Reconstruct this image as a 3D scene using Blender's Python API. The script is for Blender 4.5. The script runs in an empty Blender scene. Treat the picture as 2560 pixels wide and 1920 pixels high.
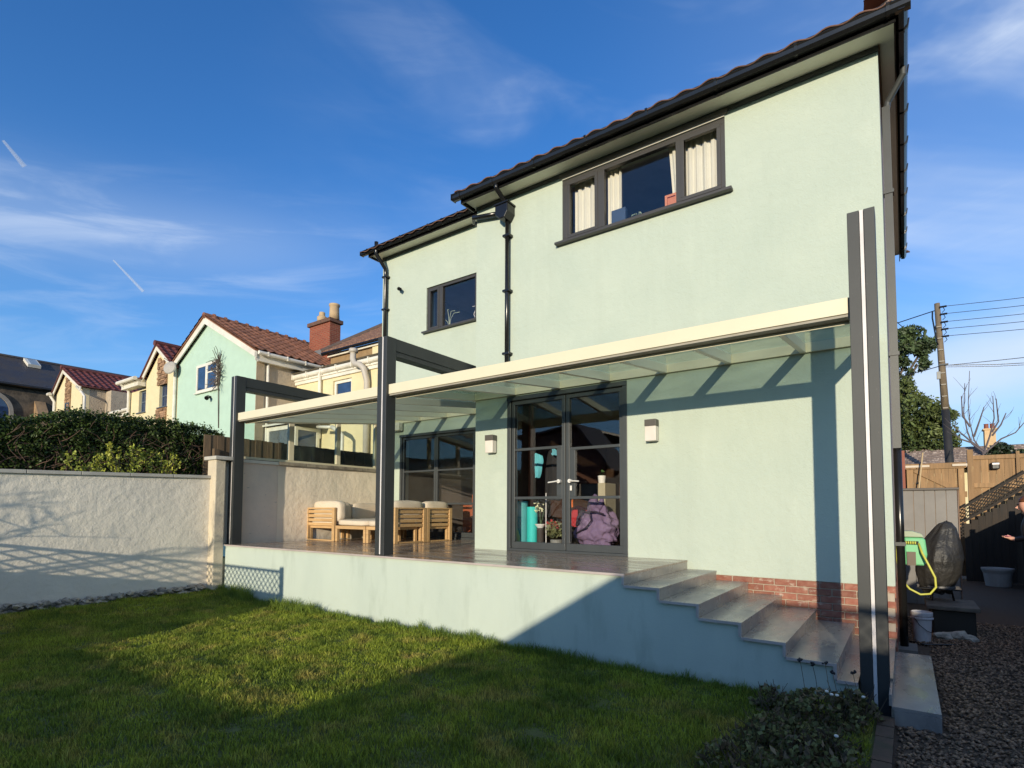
import bpy, bmesh, math, random
import numpy as np
from mathutils import Vector, Matrix, noise as mnoise
random.seed(7); RNG = np.random.default_rng(11)
SC = bpy.context.scene
COL = SC.collection
R = math.radians
# ------------------------------------------------------------------ camera
cam_d = bpy.data.cameras.new('camera'); cam = bpy.data.objects.new('camera', cam_d); COL.objects.link(cam)
yaw, pitch, roll = R(35.4501), R(3.0437), R(0.199)
fw = Vector((-math.sin(yaw)*math.cos(pitch), math.cos(yaw)*math.cos(pitch), math.sin(pitch)))
rt = Vector((math.cos(yaw), math.sin(yaw), 0)); up = rt.cross(fw)
rt, up = rt*math.cos(roll)+up*math.sin(roll), up*math.cos(roll)-rt*math.sin(roll)
M = Matrix((rt, up, -fw)).transposed().to_4x4(); M.translation = (0, -6.8, .5933)
cam.matrix_world = M
cam_d.sensor_width = 36; cam_d.lens = 36*1378.395/2560; cam_d.shift_y = (1204.39-960)/2560
cam_d.clip_start = .05; cam_d.clip_end = 6000
SC.camera = cam
# ------------------------------------------------------------------ sky and sun
SUN = Vector((.274, -1, .166)).normalized()          # towards the sun
SUN_EL = math.asin(SUN.z); SUN_AZ = math.atan2(SUN.x, SUN.y)
W = bpy.data.worlds.new('World'); SC.world = W; W.use_nodes = True
nt = W.node_tree; N = nt.nodes; L = nt.links
bg = N['Background']; bg.inputs['Strength'].default_value = .125
sky = N.new('ShaderNodeTexSky'); sky.sky_type = 'NISHITA'; sky.sun_disc = False
sky.sun_elevation = SUN_EL; sky.sun_rotation = SUN_AZ; sky.altitude = 60; sky.air_density = 1.0; sky.dust_density = .35; sky.ozone_density = 3.2
def m_(op, a, b=None, c=None, nodes=None, links=None):
    nodes = nodes or N; links = links or L
    n = nodes.new('ShaderNodeMath'); n.operation = op
    for i, v in enumerate((a, b, c)):
        if v is None: continue
        if isinstance(v, (int, float)): n.inputs[i].default_value = v
        else: links.new(v, n.inputs[i])
    return n.outputs[0]
tc = N.new('ShaderNodeTexCoord'); sp = N.new('ShaderNodeSeparateXYZ'); L.new(tc.outputs['Generated'], sp.inputs[0])
el = m_('ARCSINE', m_('MINIMUM', m_('MAXIMUM', sp.outputs[2], -1), 1)); az = m_('ARCTAN2', sp.outputs[0], sp.outputs[1])
def gauss(v, c, w):
    d = m_('DIVIDE', m_('SUBTRACT', v, c), w); return m_('POWER', 2.718, m_('MULTIPLY', m_('MULTIPLY', d, d), -1))
def sstep(v, a, b):
    n = N.new('ShaderNodeMapRange'); n.interpolation_type = 'SMOOTHSTEP'; L.new(v, n.inputs[0]); n.inputs[1].default_value = a; n.inputs[2].default_value = b; return n.outputs[0]
def skynoise(sx, sy, sh, detail, rough, w=0):
    cx = N.new('ShaderNodeCombineXYZ')
    L.new(m_('ADD', m_('MULTIPLY', az, sx), w), cx.inputs[0]); L.new(m_('ADD', m_('MULTIPLY', el, sy), m_('MULTIPLY', az, sh)), cx.inputs[1])
    n = N.new('ShaderNodeTexNoise'); n.inputs['Scale'].default_value = 1; n.inputs['Detail'].default_value = detail; n.inputs['Roughness'].default_value = rough
    n.inputs['Distortion'].default_value = .6
    L.new(cx.outputs[0], n.inputs['Vector']); return n.outputs[0]
fine = sstep(skynoise(4.2, 24, -3.0, 6, .58), .42, .75)
broad = sstep(skynoise(1.7, 5.5, 1.2, 5, .55, 3.3), .40, .72)
elb = m_('SUBTRACT', el, m_('MULTIPLY', m_('ADD', az, 1.38), .094))
band = m_('MULTIPLY', gauss(elb, .385, .06), sstep(az, -.75, -1.15))
c1 = m_('MULTIPLY', m_('MULTIPLY', band, m_('ADD', m_('MULTIPLY', fine, .8), .55)), .34)
band2 = m_('MULTIPLY', gauss(elb, .27, .10), sstep(az, -.6, -1.0)); c1 = m_('ADD', c1, m_('MULTIPLY', m_('MULTIPLY', band2, fine), .18))
c2 = m_('MULTIPLY', m_('MULTIPLY', broad, m_('ADD', m_('MULTIPLY', fine, .5), .55)), m_('MULTIPLY', m_('MULTIPLY', sstep(az, -1.15, -.2), sstep(el, .22, .6)), .52))
low = skynoise(3.2, 9, -2.2, 6, .55, 9.1)
c3 = m_('MULTIPLY', m_('MULTIPLY', gauss(m_('SUBTRACT', el, m_('MULTIPLY', az, .18)), .185, .062), sstep(low, .30, .55)), m_('MULTIPLY', sstep(az, -.5, .0), .6))
haze_low = 0.0
veil = m_('MULTIPLY', sstep(az, -.55, .15), m_('ADD', m_('MULTIPLY', broad, .22), .10))
cl = m_('MINIMUM', m_('ADD', m_('ADD', c1, c2), m_('ADD', c3, veil)), .9)
hsv = N.new('ShaderNodeHueSaturation'); hsv.inputs['Saturation'].default_value = 1.12; hsv.inputs['Value'].default_value = .88; hsv.inputs['Hue'].default_value = .507
L.new(sky.outputs[0], hsv.inputs['Color'])
tintc = N.new('ShaderNodeMix'); tintc.data_type = 'RGBA'; tintc.blend_type = 'MULTIPLY'; tintc.inputs[0].default_value = 1; L.new(hsv.outputs[0], tintc.inputs[6]); tintc.inputs[7].default_value = (.80, 1.15, 1.38, 1)
hz = N.new('ShaderNodeMix'); hz.data_type = 'RGBA'; L.new(m_('MULTIPLY', m_('POWER', m_('SUBTRACT', 1, m_('MINIMUM', m_('MAXIMUM', el, 0), 1)), 5), .85), hz.inputs[0]); L.new(tintc.outputs[2], hz.inputs[6]); hz.inputs[7].default_value = (1.5, 2.7, 4.6, 1)
mx = N.new('ShaderNodeMix'); mx.data_type = 'RGBA'; L.new(cl, mx.inputs[0]); L.new(hz.outputs[2], mx.inputs[6]); mx.inputs[7].default_value = (3.6, 4.1, 4.9, 1)
L.new(mx.outputs[2], bg.inputs['Color'])
sun_d = bpy.data.lights.new('sun', 'SUN'); sun_d.energy = 2.75; sun_d.angle = R(.53); sun_d.color = (1, .87, .66)
sun = bpy.data.objects.new('sun', sun_d); COL.objects.link(sun); sun.rotation_euler = (-SUN).to_track_quat('-Z', 'Y').to_euler()
SC.view_settings.view_transform = 'Standard'; SC.view_settings.look = 'None'; SC.view_settings.exposure = .75; SC.view_settings.gamma = 1
SC.view_settings.use_curve_mapping = False
SC.cycles.max_bounces = 9; SC.cycles.transparent_max_bounces = 16; SC.cycles.caustics_reflective = False; SC.cycles.caustics_refractive = False
SC.cycles.sample_clamp_indirect = 6
# ------------------------------------------------------------------ materials
MATS = {}
def mat(name, col, col2=None, rough=.7, ns=3., nstretch=(1, 1, 1), bump=0, bs=40., bump2=0, bs2=6., rnd=0, spec=.5, metal=0, lo=.38, hi=.66, island=False, transl=0, rough2=None, stain=None, objc=False, streak=None, foot=None):
    if name in MATS: return MATS[name]
    m = bpy.data.materials.new(name); m.use_nodes = True; nt = m.node_tree; n = nt.nodes; l = nt.links
    p = n['Principled BSDF']; p.inputs['Roughness'].default_value = rough; p.inputs['Specular IOR Level'].default_value = spec; p.inputs['Metallic'].default_value = metal
    g = n.new('ShaderNodeNewGeometry')
    vec = g.outputs['Position']
    if objc: t = n.new('ShaderNodeTexCoord'); vec = t.outputs['Object']
    def mapping(s):
        mp = n.new('ShaderNodeMapping'); mp.inputs['Scale'].default_value = s; l.new(vec, mp.inputs[0]); return mp.outputs[0]
    def noi(sc, s=(1, 1, 1), det=5, ro=.6):
        x = n.new('ShaderNodeTexNoise'); x.inputs['Scale'].default_value = sc; x.inputs['Detail'].default_value = det; x.inputs['Roughness'].default_value = ro
        l.new(mapping(s), x.inputs['Vector']); return x.outputs[0]
    def mr(v, a, b, c=0, d=1):
        x = n.new('ShaderNodeMapRange'); l.new(v, x.inputs[0])
        for i, q in enumerate((a, b, c, d)): x.inputs[i+1].default_value = q
        return x.outputs[0]
    def mixc(f, a, b):
        x = n.new('ShaderNodeMix'); x.data_type = 'RGBA'
        for i, v in ((0, f), (6, a), (7, b)):
            if isinstance(v, (tuple, list)): x.inputs[i].default_value = (*v, 1)
            elif isinstance(v, (int, float)): x.inputs[i].default_value = v
            else: l.new(v, x.inputs[i])
        return x.outputs[2]
    out = None
    if col2 is None: col2 = tuple(c*.82 for c in col)
    nn = noi(ns, nstretch)
    out = mixc(mr(nn, lo, hi), col, col2)
    if stain:   # (colour, scale, stretch, lo, hi)
        sc_, ss_, sst, a_, b_ = stain
        out = mixc(mr(noi(ss_, sst, 6, .65), a_, b_), out, sc_)
    if rnd or island:
        if island: rv = g.outputs['Random Per Island']
        else: oi = n.new('ShaderNodeObjectInfo'); rv = oi.outputs['Random']
        h = n.new('ShaderNodeHueSaturation'); l.new(out, h.inputs['Color']); l.new(mr(rv, 0, 1, 1-rnd, 1+rnd), h.inputs['Value']); out = h.outputs[0]
    l.new(out, p.inputs['Base Color'])
    if rough2 is not None: l.new(mr(noi(ns*.8, nstretch), .35, .65, rough, rough2), p.inputs['Roughness'])
    if streak:
        p_ = out.node if False else None
        x = mixc(mr(noi(streak[1], (1, 1, .05), 5, .7), .52, .74, 0, streak[2]), out, streak[0]); l.new(x, p.inputs['Base Color'])
    if foot:   # (colour, level, height): soil splash and algae along the bottom
        src = p.inputs['Base Color'].links[0].from_socket; sz_ = n.new('ShaderNodeSeparateXYZ'); l.new(g.outputs['Position'], sz_.inputs[0]); ad = n.new('ShaderNodeMath'); ad.operation = 'MULTIPLY_ADD'; l.new(noi(5, (1, 1, .5), 5, .7), ad.inputs[0]); ad.inputs[1].default_value = foot[2]*1.4; l.new(sz_.outputs[2], ad.inputs[2])
        l.new(mixc(mr(ad.outputs[0], foot[1]+foot[2]*1.3, foot[1]+foot[2]*.3, 0, .7), src, foot[0]), p.inputs['Base Color'])
    last = None
    for b_, s_ in ((bump2, bs2), (bump, bs)):
        if b_:
            x = n.new('ShaderNodeBump'); x.inputs['Strength'].default_value = 1; x.inputs['Distance'].default_value = b_
            l.new(noi(s_, (1, 1, 1), 4, .6), x.inputs['Height'])
            if last: l.new(last, x.inputs['Normal'])
            last = x.outputs[0]
    if last: l.new(last, p.inputs['Normal'])
    if transl:
        tr = n.new('ShaderNodeBsdfTranslucent'); l.new(out, tr.inputs[0]); ms = n.new('ShaderNodeMixShader'); ms.inputs[0].default_value = transl
        l.new(p.outputs[0], ms.inputs[1]); l.new(tr.outputs[0], ms.inputs[2]); l.new(ms.outputs[0], n['Material Output'].inputs[0])
    MATS[name] = m; return m
def glass(name, tint=(1, 1, 1), ior=1.5, boost=1.7, dirt=0, dirtcol=(.6, .66, .6), dscale=2., wav=0):
    m = bpy.data.materials.new(name); m.use_nodes = True; nt = m.node_tree; n = nt.nodes; l = nt.links; n.remove(n['Principled BSDF'])
    # Schlick reflectance from |N.I|, the same from either side of the thin pane
    ge0 = n.new('ShaderNodeNewGeometry'); dt = n.new('ShaderNodeVectorMath'); dt.operation = 'DOT_PRODUCT'; l.new(ge0.outputs['Normal'], dt.inputs[0]); l.new(ge0.outputs['Incoming'], dt.inputs[1])
    def mth(op, a, b):
        x = n.new('ShaderNodeMath'); x.operation = op; x.use_clamp = op == 'MULTIPLY'
        for i, v in enumerate((a, b)):
            if isinstance(v, (int, float)): x.inputs[i].default_value = v
            else: l.new(v, x.inputs[i])
        return x.outputs[0]
    ab = mth('ABSOLUTE', dt.outputs['Value'], 0); fz = mth('POWER', mth('SUBTRACT', 1, ab), 5)
    mu = n.new('ShaderNodeMath'); mu.operation = 'MULTIPLY'; mu.use_clamp = True; mu.inputs[1].default_value = boost; l.new(mth('ADD', mth('MULTIPLY', fz, .96), .04), mu.inputs[0])
    t = n.new('ShaderNodeBsdfTransparent'); t.inputs[0].default_value = (*tint, 1); g = n.new('ShaderNodeBsdfGlossy'); g.inputs['Roughness'].default_value = .0
    if wav:
        x = n.new('ShaderNodeTexNoise'); x.inputs['Scale'].default_value = 1.3; b = n.new('ShaderNodeBump'); b.inputs['Distance'].default_value = wav; l.new(x.outputs[0], b.inputs['Height'])
        ge = n.new('ShaderNodeNewGeometry'); l.new(ge.outputs['Position'], x.inputs['Vector']); l.new(b.outputs[0], g.inputs['Normal'])
    ms = n.new('ShaderNodeMixShader'); l.new(mu.outputs[0], ms.inputs[0]); l.new(t.outputs[0], ms.inputs[1]); l.new(g.outputs[0], ms.inputs[2])
    o = ms.outputs[0]
    if dirt:
        ge = n.new('ShaderNodeNewGeometry'); x = n.new('ShaderNodeTexNoise'); x.inputs['Scale'].default_value = dscale; x.inputs['Detail'].default_value = 6; l.new(ge.outputs['Position'], x.inputs['Vector'])
        r = n.new('ShaderNodeMapRange'); l.new(x.outputs[0], r.inputs[0]); r.inputs[1].default_value = .3; r.inputs[2].default_value = .75; r.inputs[3].default_value = dirt*.4; r.inputs[4].default_value = dirt*1.4
        d = n.new('ShaderNodeBsdfDiffuse'); d.inputs[0].default_value = (*dirtcol, 1); tl = n.new('ShaderNodeBsdfTranslucent'); tl.inputs[0].default_value = (*dirtcol, 1)
        m1 = n.new('ShaderNodeMixShader'); m1.inputs[0].default_value = .5; l.new(d.outputs[0], m1.inputs[1]); l.new(tl.outputs[0], m1.inputs[2])
        m2 = n.new('ShaderNodeMixShader'); l.new(r.outputs[0], m2.inputs[0]); l.new(o, m2.inputs[1]); l.new(m1.outputs[0], m2.inputs[2]); o = m2.outputs[0]
    l.new(o, n['Material Output'].inputs[0]); MATS[name] = m; return m
MINT = mat('sage_render', (.475, .535, .45), (.43, .495, .42), rough=.85, ns=1.1, bump=.004, bs=60, bump2=.010, bs2=9, stain=((.53, .585, .49), .55, (1, 1, 1.4), .58, .80), lo=.35, hi=.7, streak=((.40, .455, .38), 1.1, .55))
MINTF = mat('sage_render_terrace', (.475, .545, .475), (.435, .505, .445), rough=.8, ns=1.6, nstretch=(1, 1, .35), bump=.0015, bs=60, bump2=.004, bs2=5, stain=((.33, .39, .33), 2.6, (1, 1, .22), .56, .80), foot=((.22, .25, .17), -.87, .13))
SIDEW = mat('bare_render', (.42, .30, .24), (.33, .25, .21), bump=.003, bs=60)
CREAMSOF = mat('soffit_white', (.86, .82, .68), (.80, .76, .62), rough=.5)
BLACK = mat('black_gutter_plastic', (.012, .012, .012), rough=.22, bump=.0006, bs=15)
ANTH = mat('anthracite_powder_coat', (.052, .058, .060), (.045, .05, .052), rough=.42, bump=.0003, bs=300)
ANTHP = mat('anthracite_post', (.033, .036, .036), (.028, .031, .031), rough=.5, stain=((.085, .085, .078), 30, (1, 1, 1), .66, .72), bump=.0005, bs=200)
ANTHW = mat('brown_grey_window', (.052, .049, .047), (.046, .044, .042), rough=.45, bump=.0003, bs=300)
LED = mat('white_strip', (.74, .70, .68), rough=.35)
RAFT = mat('cream_rafter', (.86, .82, .70), (.83, .79, .67), rough=.4)
WHITEAL = mat('cream_white_aluminium', (.70, .64, .46), (.68, .62, .445), rough=.4)
TILE = mat('stone_porcelain', (.36, .275, .21), (.27, .205, .16), rough=.08, rough2=.34, ns=2.3, nstretch=(.6, 2.2, 1), bump=.0006, bs=30, rnd=.07, stain=((.36, .33, .29), 5, (.5, 2, 1), .55, .8))
STEPT = mat('step_porcelain', (.34, .31, .27), (.25, .23, .21), rough=.16, rough2=.42, ns=3.3, nstretch=(2.2, .7, 1), bump=.0005, bs=30, rnd=.05, stain=((.42, .40, .36), 6, (1, 1, 1), .58, .8))
NOSE = mat('tile_nosing', (.46, .40, .37), rough=.4)
BRICK = mat('red_brick', (.25, .085, .055), (.33, .15, .10), rough=.85, ns=14, bump=.003, bs=60, rnd=.22, stain=((.50, .42, .33), 9, (1, 1, 1.6), .56, .70))
MORTAR = mat('mortar', (.36, .29, .22), (.45, .38, .30), rough=.95, ns=12, bump=.003, bs=50)
PANT = mat('clay_pantile', (.17, .085, .06), (.10, .055, .042), rough=.8, ns=2.5, bump=.002, bs=30, rnd=.18, stain=((.07, .06, .04), 4, (1, 1, 1), .6, .75))
PANTR = mat('red_pantile', (.16, .045, .035), (.10, .03, .024), rough=.6, ns=2, rnd=.1)
PANTN = mat('orange_brown_pantile', (.27, .115, .065), (.16, .07, .045), rough=.8, ns=2.5, bump=.002, bs=30, rnd=.22, stain=((.09, .07, .045), 4, (1, 1, 1), .6, .75))
PANTG = mat('grey_brown_tile', (.09, .06, .05), (.05, .04, .035), rough=.8, ns=3, rnd=.2)
SLATE = mat('welsh_slate', (.045, .045, .055), (.075, .06, .045), rough=.55, ns=.8, bump=.01, bs=3)
HALLST = mat('rubble_stone', (.13, .10, .07), (.055, .045, .035), rough=.9, ns=2.2, bump=.04, bs=2.5)
CREAM = mat('cream_paint', (.72, .62, .38), (.66, .57, .35), rough=.8, bump=.003, bs=25)
MINTN = mat('mint_paint', (.45, .61, .50), (.42, .57, .47), rough=.8, bump=.002, bs=20)
ROUGHC = mat('roughcast', (.46, .38, .28), (.36, .30, .23), rough=.95, ns=4, bump=.02, bs=16)
ROUGHD = mat('brown_roughcast', (.33, .22, .11), (.26, .17, .09), rough=.95, ns=4, bump=.02, bs=16)
WHITEP = mat('white_upvc', (.78, .74, .64), rough=.4)
STONEC = mat('stacked_stone', (.36, .22, .12), (.22, .13, .08), rough=.9, ns=3, island=True, rnd=.35)
DGLASS = mat('dark_window_glass', (.02, .04, .09), (.03, .06, .14), rough=.04, spec=.9)
LEADG = mat('lead_flashing', (.16, .16, .17), rough=.7)
GARDW = mat('garden_wall_render', (.76, .70, .58), (.69, .64, .54), rough=.9, ns=1.5, bump=.003, bs=38, bump2=.016, bs2=7, stain=((.60, .56, .48), 1.3, (1, 1, .5), .62, .85), foot=((.26, .25, .20), -.74, .16))
PATW = mat('patio_wall_render', (.88, .77, .61), (.80, .69, .55), rough=.9, ns=1.8, bump=.003, bs=38, bump2=.012, bs2=9, stain=((.54, .47, .40), 2.1, (1, 1, 2), .62, .78))
PIERW = mat('pier_render', (.60, .52, .38), (.52, .45, .34), rough=.9, bump=.004, bs=30, bump2=.01, bs2=7)
COPE = mat('coping_concrete', (.48, .46, .40), (.40, .385, .34), rough=.85, ns=5, bump=.001, bs=60, rnd=.07)
RUBBLE = mat('footing_rubble', (.42, .38, .31), (.14, .125, .10), rough=.95, ns=9, bump=.01, bs=20, island=True, rnd=.3)
TEAK = mat('teak', (.56, .36, .17), (.46, .28, .12), rough=.6, ns=6, nstretch=(.6, 6, 6), bump=.0006, bs=60, rnd=.08)
CUSH = mat('cream_cushion', (.66, .56, .43), (.62, .52, .40), rough=.95, bump=.0006, bs=250, bump2=.008, bs2=6)
FENCEW = mat('weathered_boards', (.17, .115, .065), (.10, .07, .045), rough=.9, ns=3, nstretch=(8, 8, .7), rnd=.2, bump=.001, bs=30)
DARKB = mat('dark_stained_boards', (.035, .025, .018), (.02, .016, .013), rough=.8, ns=3, nstretch=(8, 8, .7), rnd=.2)
PINEW = mat('orange_softwood', (.34, .205, .10), (.24, .15, .075), rough=.8, ns=2.5, nstretch=(7, 7, .6), rnd=.15, stain=((.50, .36, .18), 5, (1, 1, .5), .6, .75))
GREYST = mat('grey_resin', (.20, .19, .18), rough=.6, rnd=.04)
CURT = mat('cream_curtain', (.80, .77, .64), (.76, .73, .60), rough=.95, transl=.15)
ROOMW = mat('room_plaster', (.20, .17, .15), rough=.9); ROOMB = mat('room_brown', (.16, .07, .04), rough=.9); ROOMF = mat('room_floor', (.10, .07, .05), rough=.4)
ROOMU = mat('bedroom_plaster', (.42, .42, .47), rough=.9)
GL = glass('window_glass', boost=1.35, wav=.0018)
GLR = glass('roof_glass', tint=(.88, .96, .91), boost=1.35, dirt=.17, dirtcol=(.50, .60, .52))
GLS = glass('screen_glass', tint=(.9, .95, .92), boost=1.0, dirt=.05, dirtcol=(.5, .5, .42))
BARK = mat('bark', (.13, .10, .08), (.07, .055, .045), rough=.95, bump=.005, bs=20)
def flat(name, c, rough=.6, **k): return mat(name, c, tuple(x*.88 for x in c), rough=rough, **k)
# ------------------------------------------------------------------ mesh helpers (world coordinates in, parented mesh out)
WO = {}
def tag(o, label=None, cat=None, group=None, kind=None):
    for k, v in (('label', label), ('category', cat), ('group', group), ('kind', kind)):
        if v: o[k] = v
def thing(name, label, cat, loc, group=None):
    o = bpy.data.objects.new(name, None); COL.objects.link(o); o.location = loc; o.empty_display_size = .2; WO[o.name] = Vector(loc); tag(o, label, cat, group); return o
def obj(name, bm, m, parent=None, smooth=False, kind=None, label=None, cat=None, group=None, loc=(0, 0, 0), bevel=0):
    org = WO[parent.name] if parent else Vector(loc)
    me = bpy.data.meshes.new(name)
    if isinstance(bm, bmesh.types.BMesh):
        if org.length: bmesh.ops.translate(bm, verts=bm.verts, vec=-org)
        bm.to_mesh(me); bm.free()
    else:
        v, f = bm; v = np.asarray(v, dtype=np.float32) - np.array(org, dtype=np.float32); f = np.asarray(f, dtype=np.int32); k = f.shape[1]
        me.vertices.add(len(v)); me.vertices.foreach_set('co', v.ravel()); me.loops.add(f.size); me.loops.foreach_set('vertex_index', f.ravel())
        me.polygons.add(len(f)); me.polygons.foreach_set('loop_start', np.arange(0, f.size, k, dtype=np.int32)); me.polygons.foreach_set('loop_total', np.full(len(f), k, dtype=np.int32)); me.update(calc_edges=True)
    if smooth: me.polygons.foreach_set('use_smooth', [True]*len(me.polygons))
    me.materials.append(m)
    o = bpy.data.objects.new(name, me); COL.objects.link(o)
    if parent: o.parent = parent
    else: o.location = loc
    WO[o.name] = org.copy(); tag(o, label, cat, group, kind)
    if bevel:
        b = o.modifiers.new('edge', 'BEVEL'); b.width = bevel; b.segments = 2; b.limit_method = 'ANGLE'; b.angle_limit = R(40)
    return o
def place(name, me, m, parent, loc, rot=(0, 0, 0), scale=(1, 1, 1)):
    o = bpy.data.objects.new(name, me); COL.objects.link(o); o.parent = parent; o.location = Vector(loc)-(WO[parent.name] if parent else Vector()); o.rotation_euler = rot; o.scale = scale
    WO[o.name] = Vector(loc); return o
def mesh_of(bm, name, m, smooth=False):
    me = bpy.data.meshes.new(name); bm.to_mesh(me); bm.free(); me.materials.append(m)
    if smooth: me.polygons.foreach_set('use_smooth', [True]*len(me.polygons))
    return me
def copy_thing(root, off, rz=0, label=None):
    def cp(o, par):
        c = o.copy(); COL.objects.link(c); c.parent = par; WO[c.name] = WO[o.name]+Vector(off)
        for ch in [x for x in bpy.data.objects if x.parent == o]: cp(ch, c)
        return c
    r = cp(root, None); r.location = Vector(root.location)+Vector(off); r.rotation_euler[2] += rz
    if label: r['label'] = label
    return r
NB = bmesh.new
def bx(bm, x0, x1, y0, y1, z0, z1):
    vs = [bm.verts.new(p) for p in ((x0, y0, z0), (x1, y0, z0), (x1, y1, z0), (x0, y1, z0), (x0, y0, z1), (x1, y0, z1), (x1, y1, z1), (x0, y1, z1))]
    for f in ((0, 3, 2, 1), (4, 5, 6, 7), (0, 1, 5, 4), (1, 2, 6, 5), (2, 3, 7, 6), (3, 0, 4, 7)): bm.faces.new([vs[i] for i in f])
    return bm
def box(*a): return bx(NB(), *a)
def prism(bm, pts, vec):
    vec = Vector(vec); a = [bm.verts.new(p) for p in pts]; b = [bm.verts.new(Vector(p)+vec) for p in pts]; n = len(a)
    bm.faces.new(a[::-1]); bm.faces.new(b)
    for i in range(n): bm.faces.new((a[i], a[(i+1) % n], b[(i+1) % n], b[i]))
    bmesh.ops.recalc_face_normals(bm, faces=bm.faces); return bm
def beam(bm, p, q, w, h, upv=(0, 0, 1)):
    p, q = Vector(p), Vector(q); d = (q-p).normalized(); s = d.cross(Vector(upv)).normalized()*w/2; u = s.cross(d).normalized()*h/2
    pts = [p-s-u, p+s-u, p+s+u, p-s+u]; return prism(bm, pts, q-p)
def tube(bm, pts, r, seg=8, caps=True):
    pts = [Vector(p) for p in pts]; rings = []; rr = r if isinstance(r, (list, tuple)) else [r]*len(pts); pu = None
    for i, p in enumerate(pts):
        d = (pts[min(i+1, len(pts)-1)]-pts[max(i-1, 0)]).normalized()
        u = (pu - d*pu.dot(d)) if pu else d.orthogonal()
        if u.length < 1e-4: u = d.orthogonal()
        u.normalize(); pu = u; v = d.cross(u)
        rings.append([bm.verts.new(p+(u*math.cos(2*math.pi*k/seg)+v*math.sin(2*math.pi*k/seg))*rr[i]) for k in range(seg)])
    for a, b in zip(rings, rings[1:]):
        for k in range(seg): bm.faces.new((a[k], a[(k+1) % seg], b[(k+1) % seg], b[k]))
    if caps: bm.faces.new(rings[0][::-1]); bm.faces.new(rings[-1])
    return bm
def lathe(bm, prof, c, seg=20):
    rings = [[bm.verts.new((c[0]+r*math.cos(2*math.pi*k/seg), c[1]+r*math.sin(2*math.pi*k/seg), c[2]+z)) for k in range(seg)] for r, z in prof]
    for a, b in zip(rings, rings[1:]):
        for k in range(seg): bm.faces.new((a[k], a[(k+1) % seg], b[(k+1) % seg], b[k]))
    bm.faces.new(rings[0][::-1]); bm.faces.new(rings[-1]); return bm
def wall(bm, F, u0, u1, z0, z1, th, holes=(), top=None):
    """wall sheet with openings; F(u, depth, z) -> point; each opening (ua, ub, za, zb)"""
    us = sorted({u0, u1, *[h[0] for h in holes], *[h[1] for h in holes]}); zs = sorted({z0, z1, *[h[2] for h in holes], *[h[3] for h in holes]})
    full = lambda i, j: 0 <= i < len(us)-1 and 0 <= j < len(zs)-1 and not any(h[0] <= us[i] and us[i+1] <= h[1] and h[2] <= zs[j] and zs[j+1] <= h[3] for h in holes)
    q = lambda *p: bm.faces.new([bm.verts.new(F(*a)) for a in p])
    for i in range(len(us)-1):
        for j in range(len(zs)-1):
            if not full(i, j): continue
            a, b, c, d = us[i], us[i+1], zs[j], zs[j+1]
            q((a, 0, c), (b, 0, c), (b, 0, d), (a, 0, d)); q((a, th, c), (a, th, d), (b, th, d), (b, th, c))
            if not full(i-1, j): q((a, 0, c), (a, 0, d), (a, th, d), (a, th, c))
            if not full(i+1, j): q((b, 0, c), (b, th, c), (b, th, d), (b, 0, d))
            if not full(i, j-1): q((a, 0, c), (a, th, c), (b, th, c), (b, 0, c))
            if not full(i, j+1): q((a, 0, d), (b, 0, d), (b, th, d), (a, th, d))
    bmesh.ops.remove_doubles(bm, verts=bm.verts, dist=1e-4); bmesh.ops.recalc_face_normals(bm, faces=bm.faces); return bm
FY = lambda y0: (lambda u, d, z: (u, y0+d, z))
FX = lambda x0: (lambda u, d, z: (x0-d, u, z))
def fbx(bm, F, u0, u1, d0, d1, z0, z1):
    a, b = F(u0, d0, z0), F(u1, d1, z1); return bx(bm, min(a[0], b[0]), max(a[0], b[0]), min(a[1], b[1]), max(a[1], b[1]), z0, z1)
def ring(bm, F, u0, u1, z0, z1, w, d0, d1, wb=None):
    wb = w if wb is None else wb
    fbx(bm, F, u0, u1, d0, d1, z0, z0+wb); fbx(bm, F, u0, u1, d0, d1, z1-w, z1); fbx(bm, F, u0, u0+w, d0, d1, z0+wb, z1-w); fbx(bm, F, u1-w, u1, d0, d1, z0+wb, z1-w); return bm
def sheet(bm, F, u0, u1, z0, z1, d, t=.006): return fbx(bm, F, u0, u1, d, d+t, z0, z1)
def window(parent, F, u0, u1, z0, z1, lights, fm, gm, fwid=.06, d=.02, dep=.06, sill=True, sash=(), hbar=(), sillm=None, shy=.05):
    """window frame (part) with sashes, panes and sill as sub-parts; lights = [(ua, ub)] between mullions"""
    f = NB(); ring(f, F, u0, u1, z0, z1, fwid, d, d+dep)
    for a, b in zip(lights, lights[1:]): fbx(f, F, a[1], b[0], d-.002, d+dep-.004, z0+fwid, z1-fwid)
    for (i, z) in hbar: fbx(f, F, lights[i][0], lights[i][1], d+.002, d+dep-.006, z-.025, z+.025)
    fr = obj('window', f, fm, parent, bevel=.003)
    for i, (a, b) in enumerate(lights):
        za, zb = z0+fwid, z1-fwid
        if i in sash:
            s = NB(); ring(s, F, a-.045, b+.045, za-.012, zb+.012, .045, d-.014, d+dep*.5); obj('sash', s, fm, fr, bevel=.003)
        obj('pane', sheet(NB(), F, a, b, za, zb, d+dep*.55), gm, fr)
    if sill:
        obj('sill', fbx(NB(), F, u0-shy, u1+shy, -.09, d+.01, z0-.036, z0-.002), sillm or fm, fr, bevel=.003)
    return fr
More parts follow.
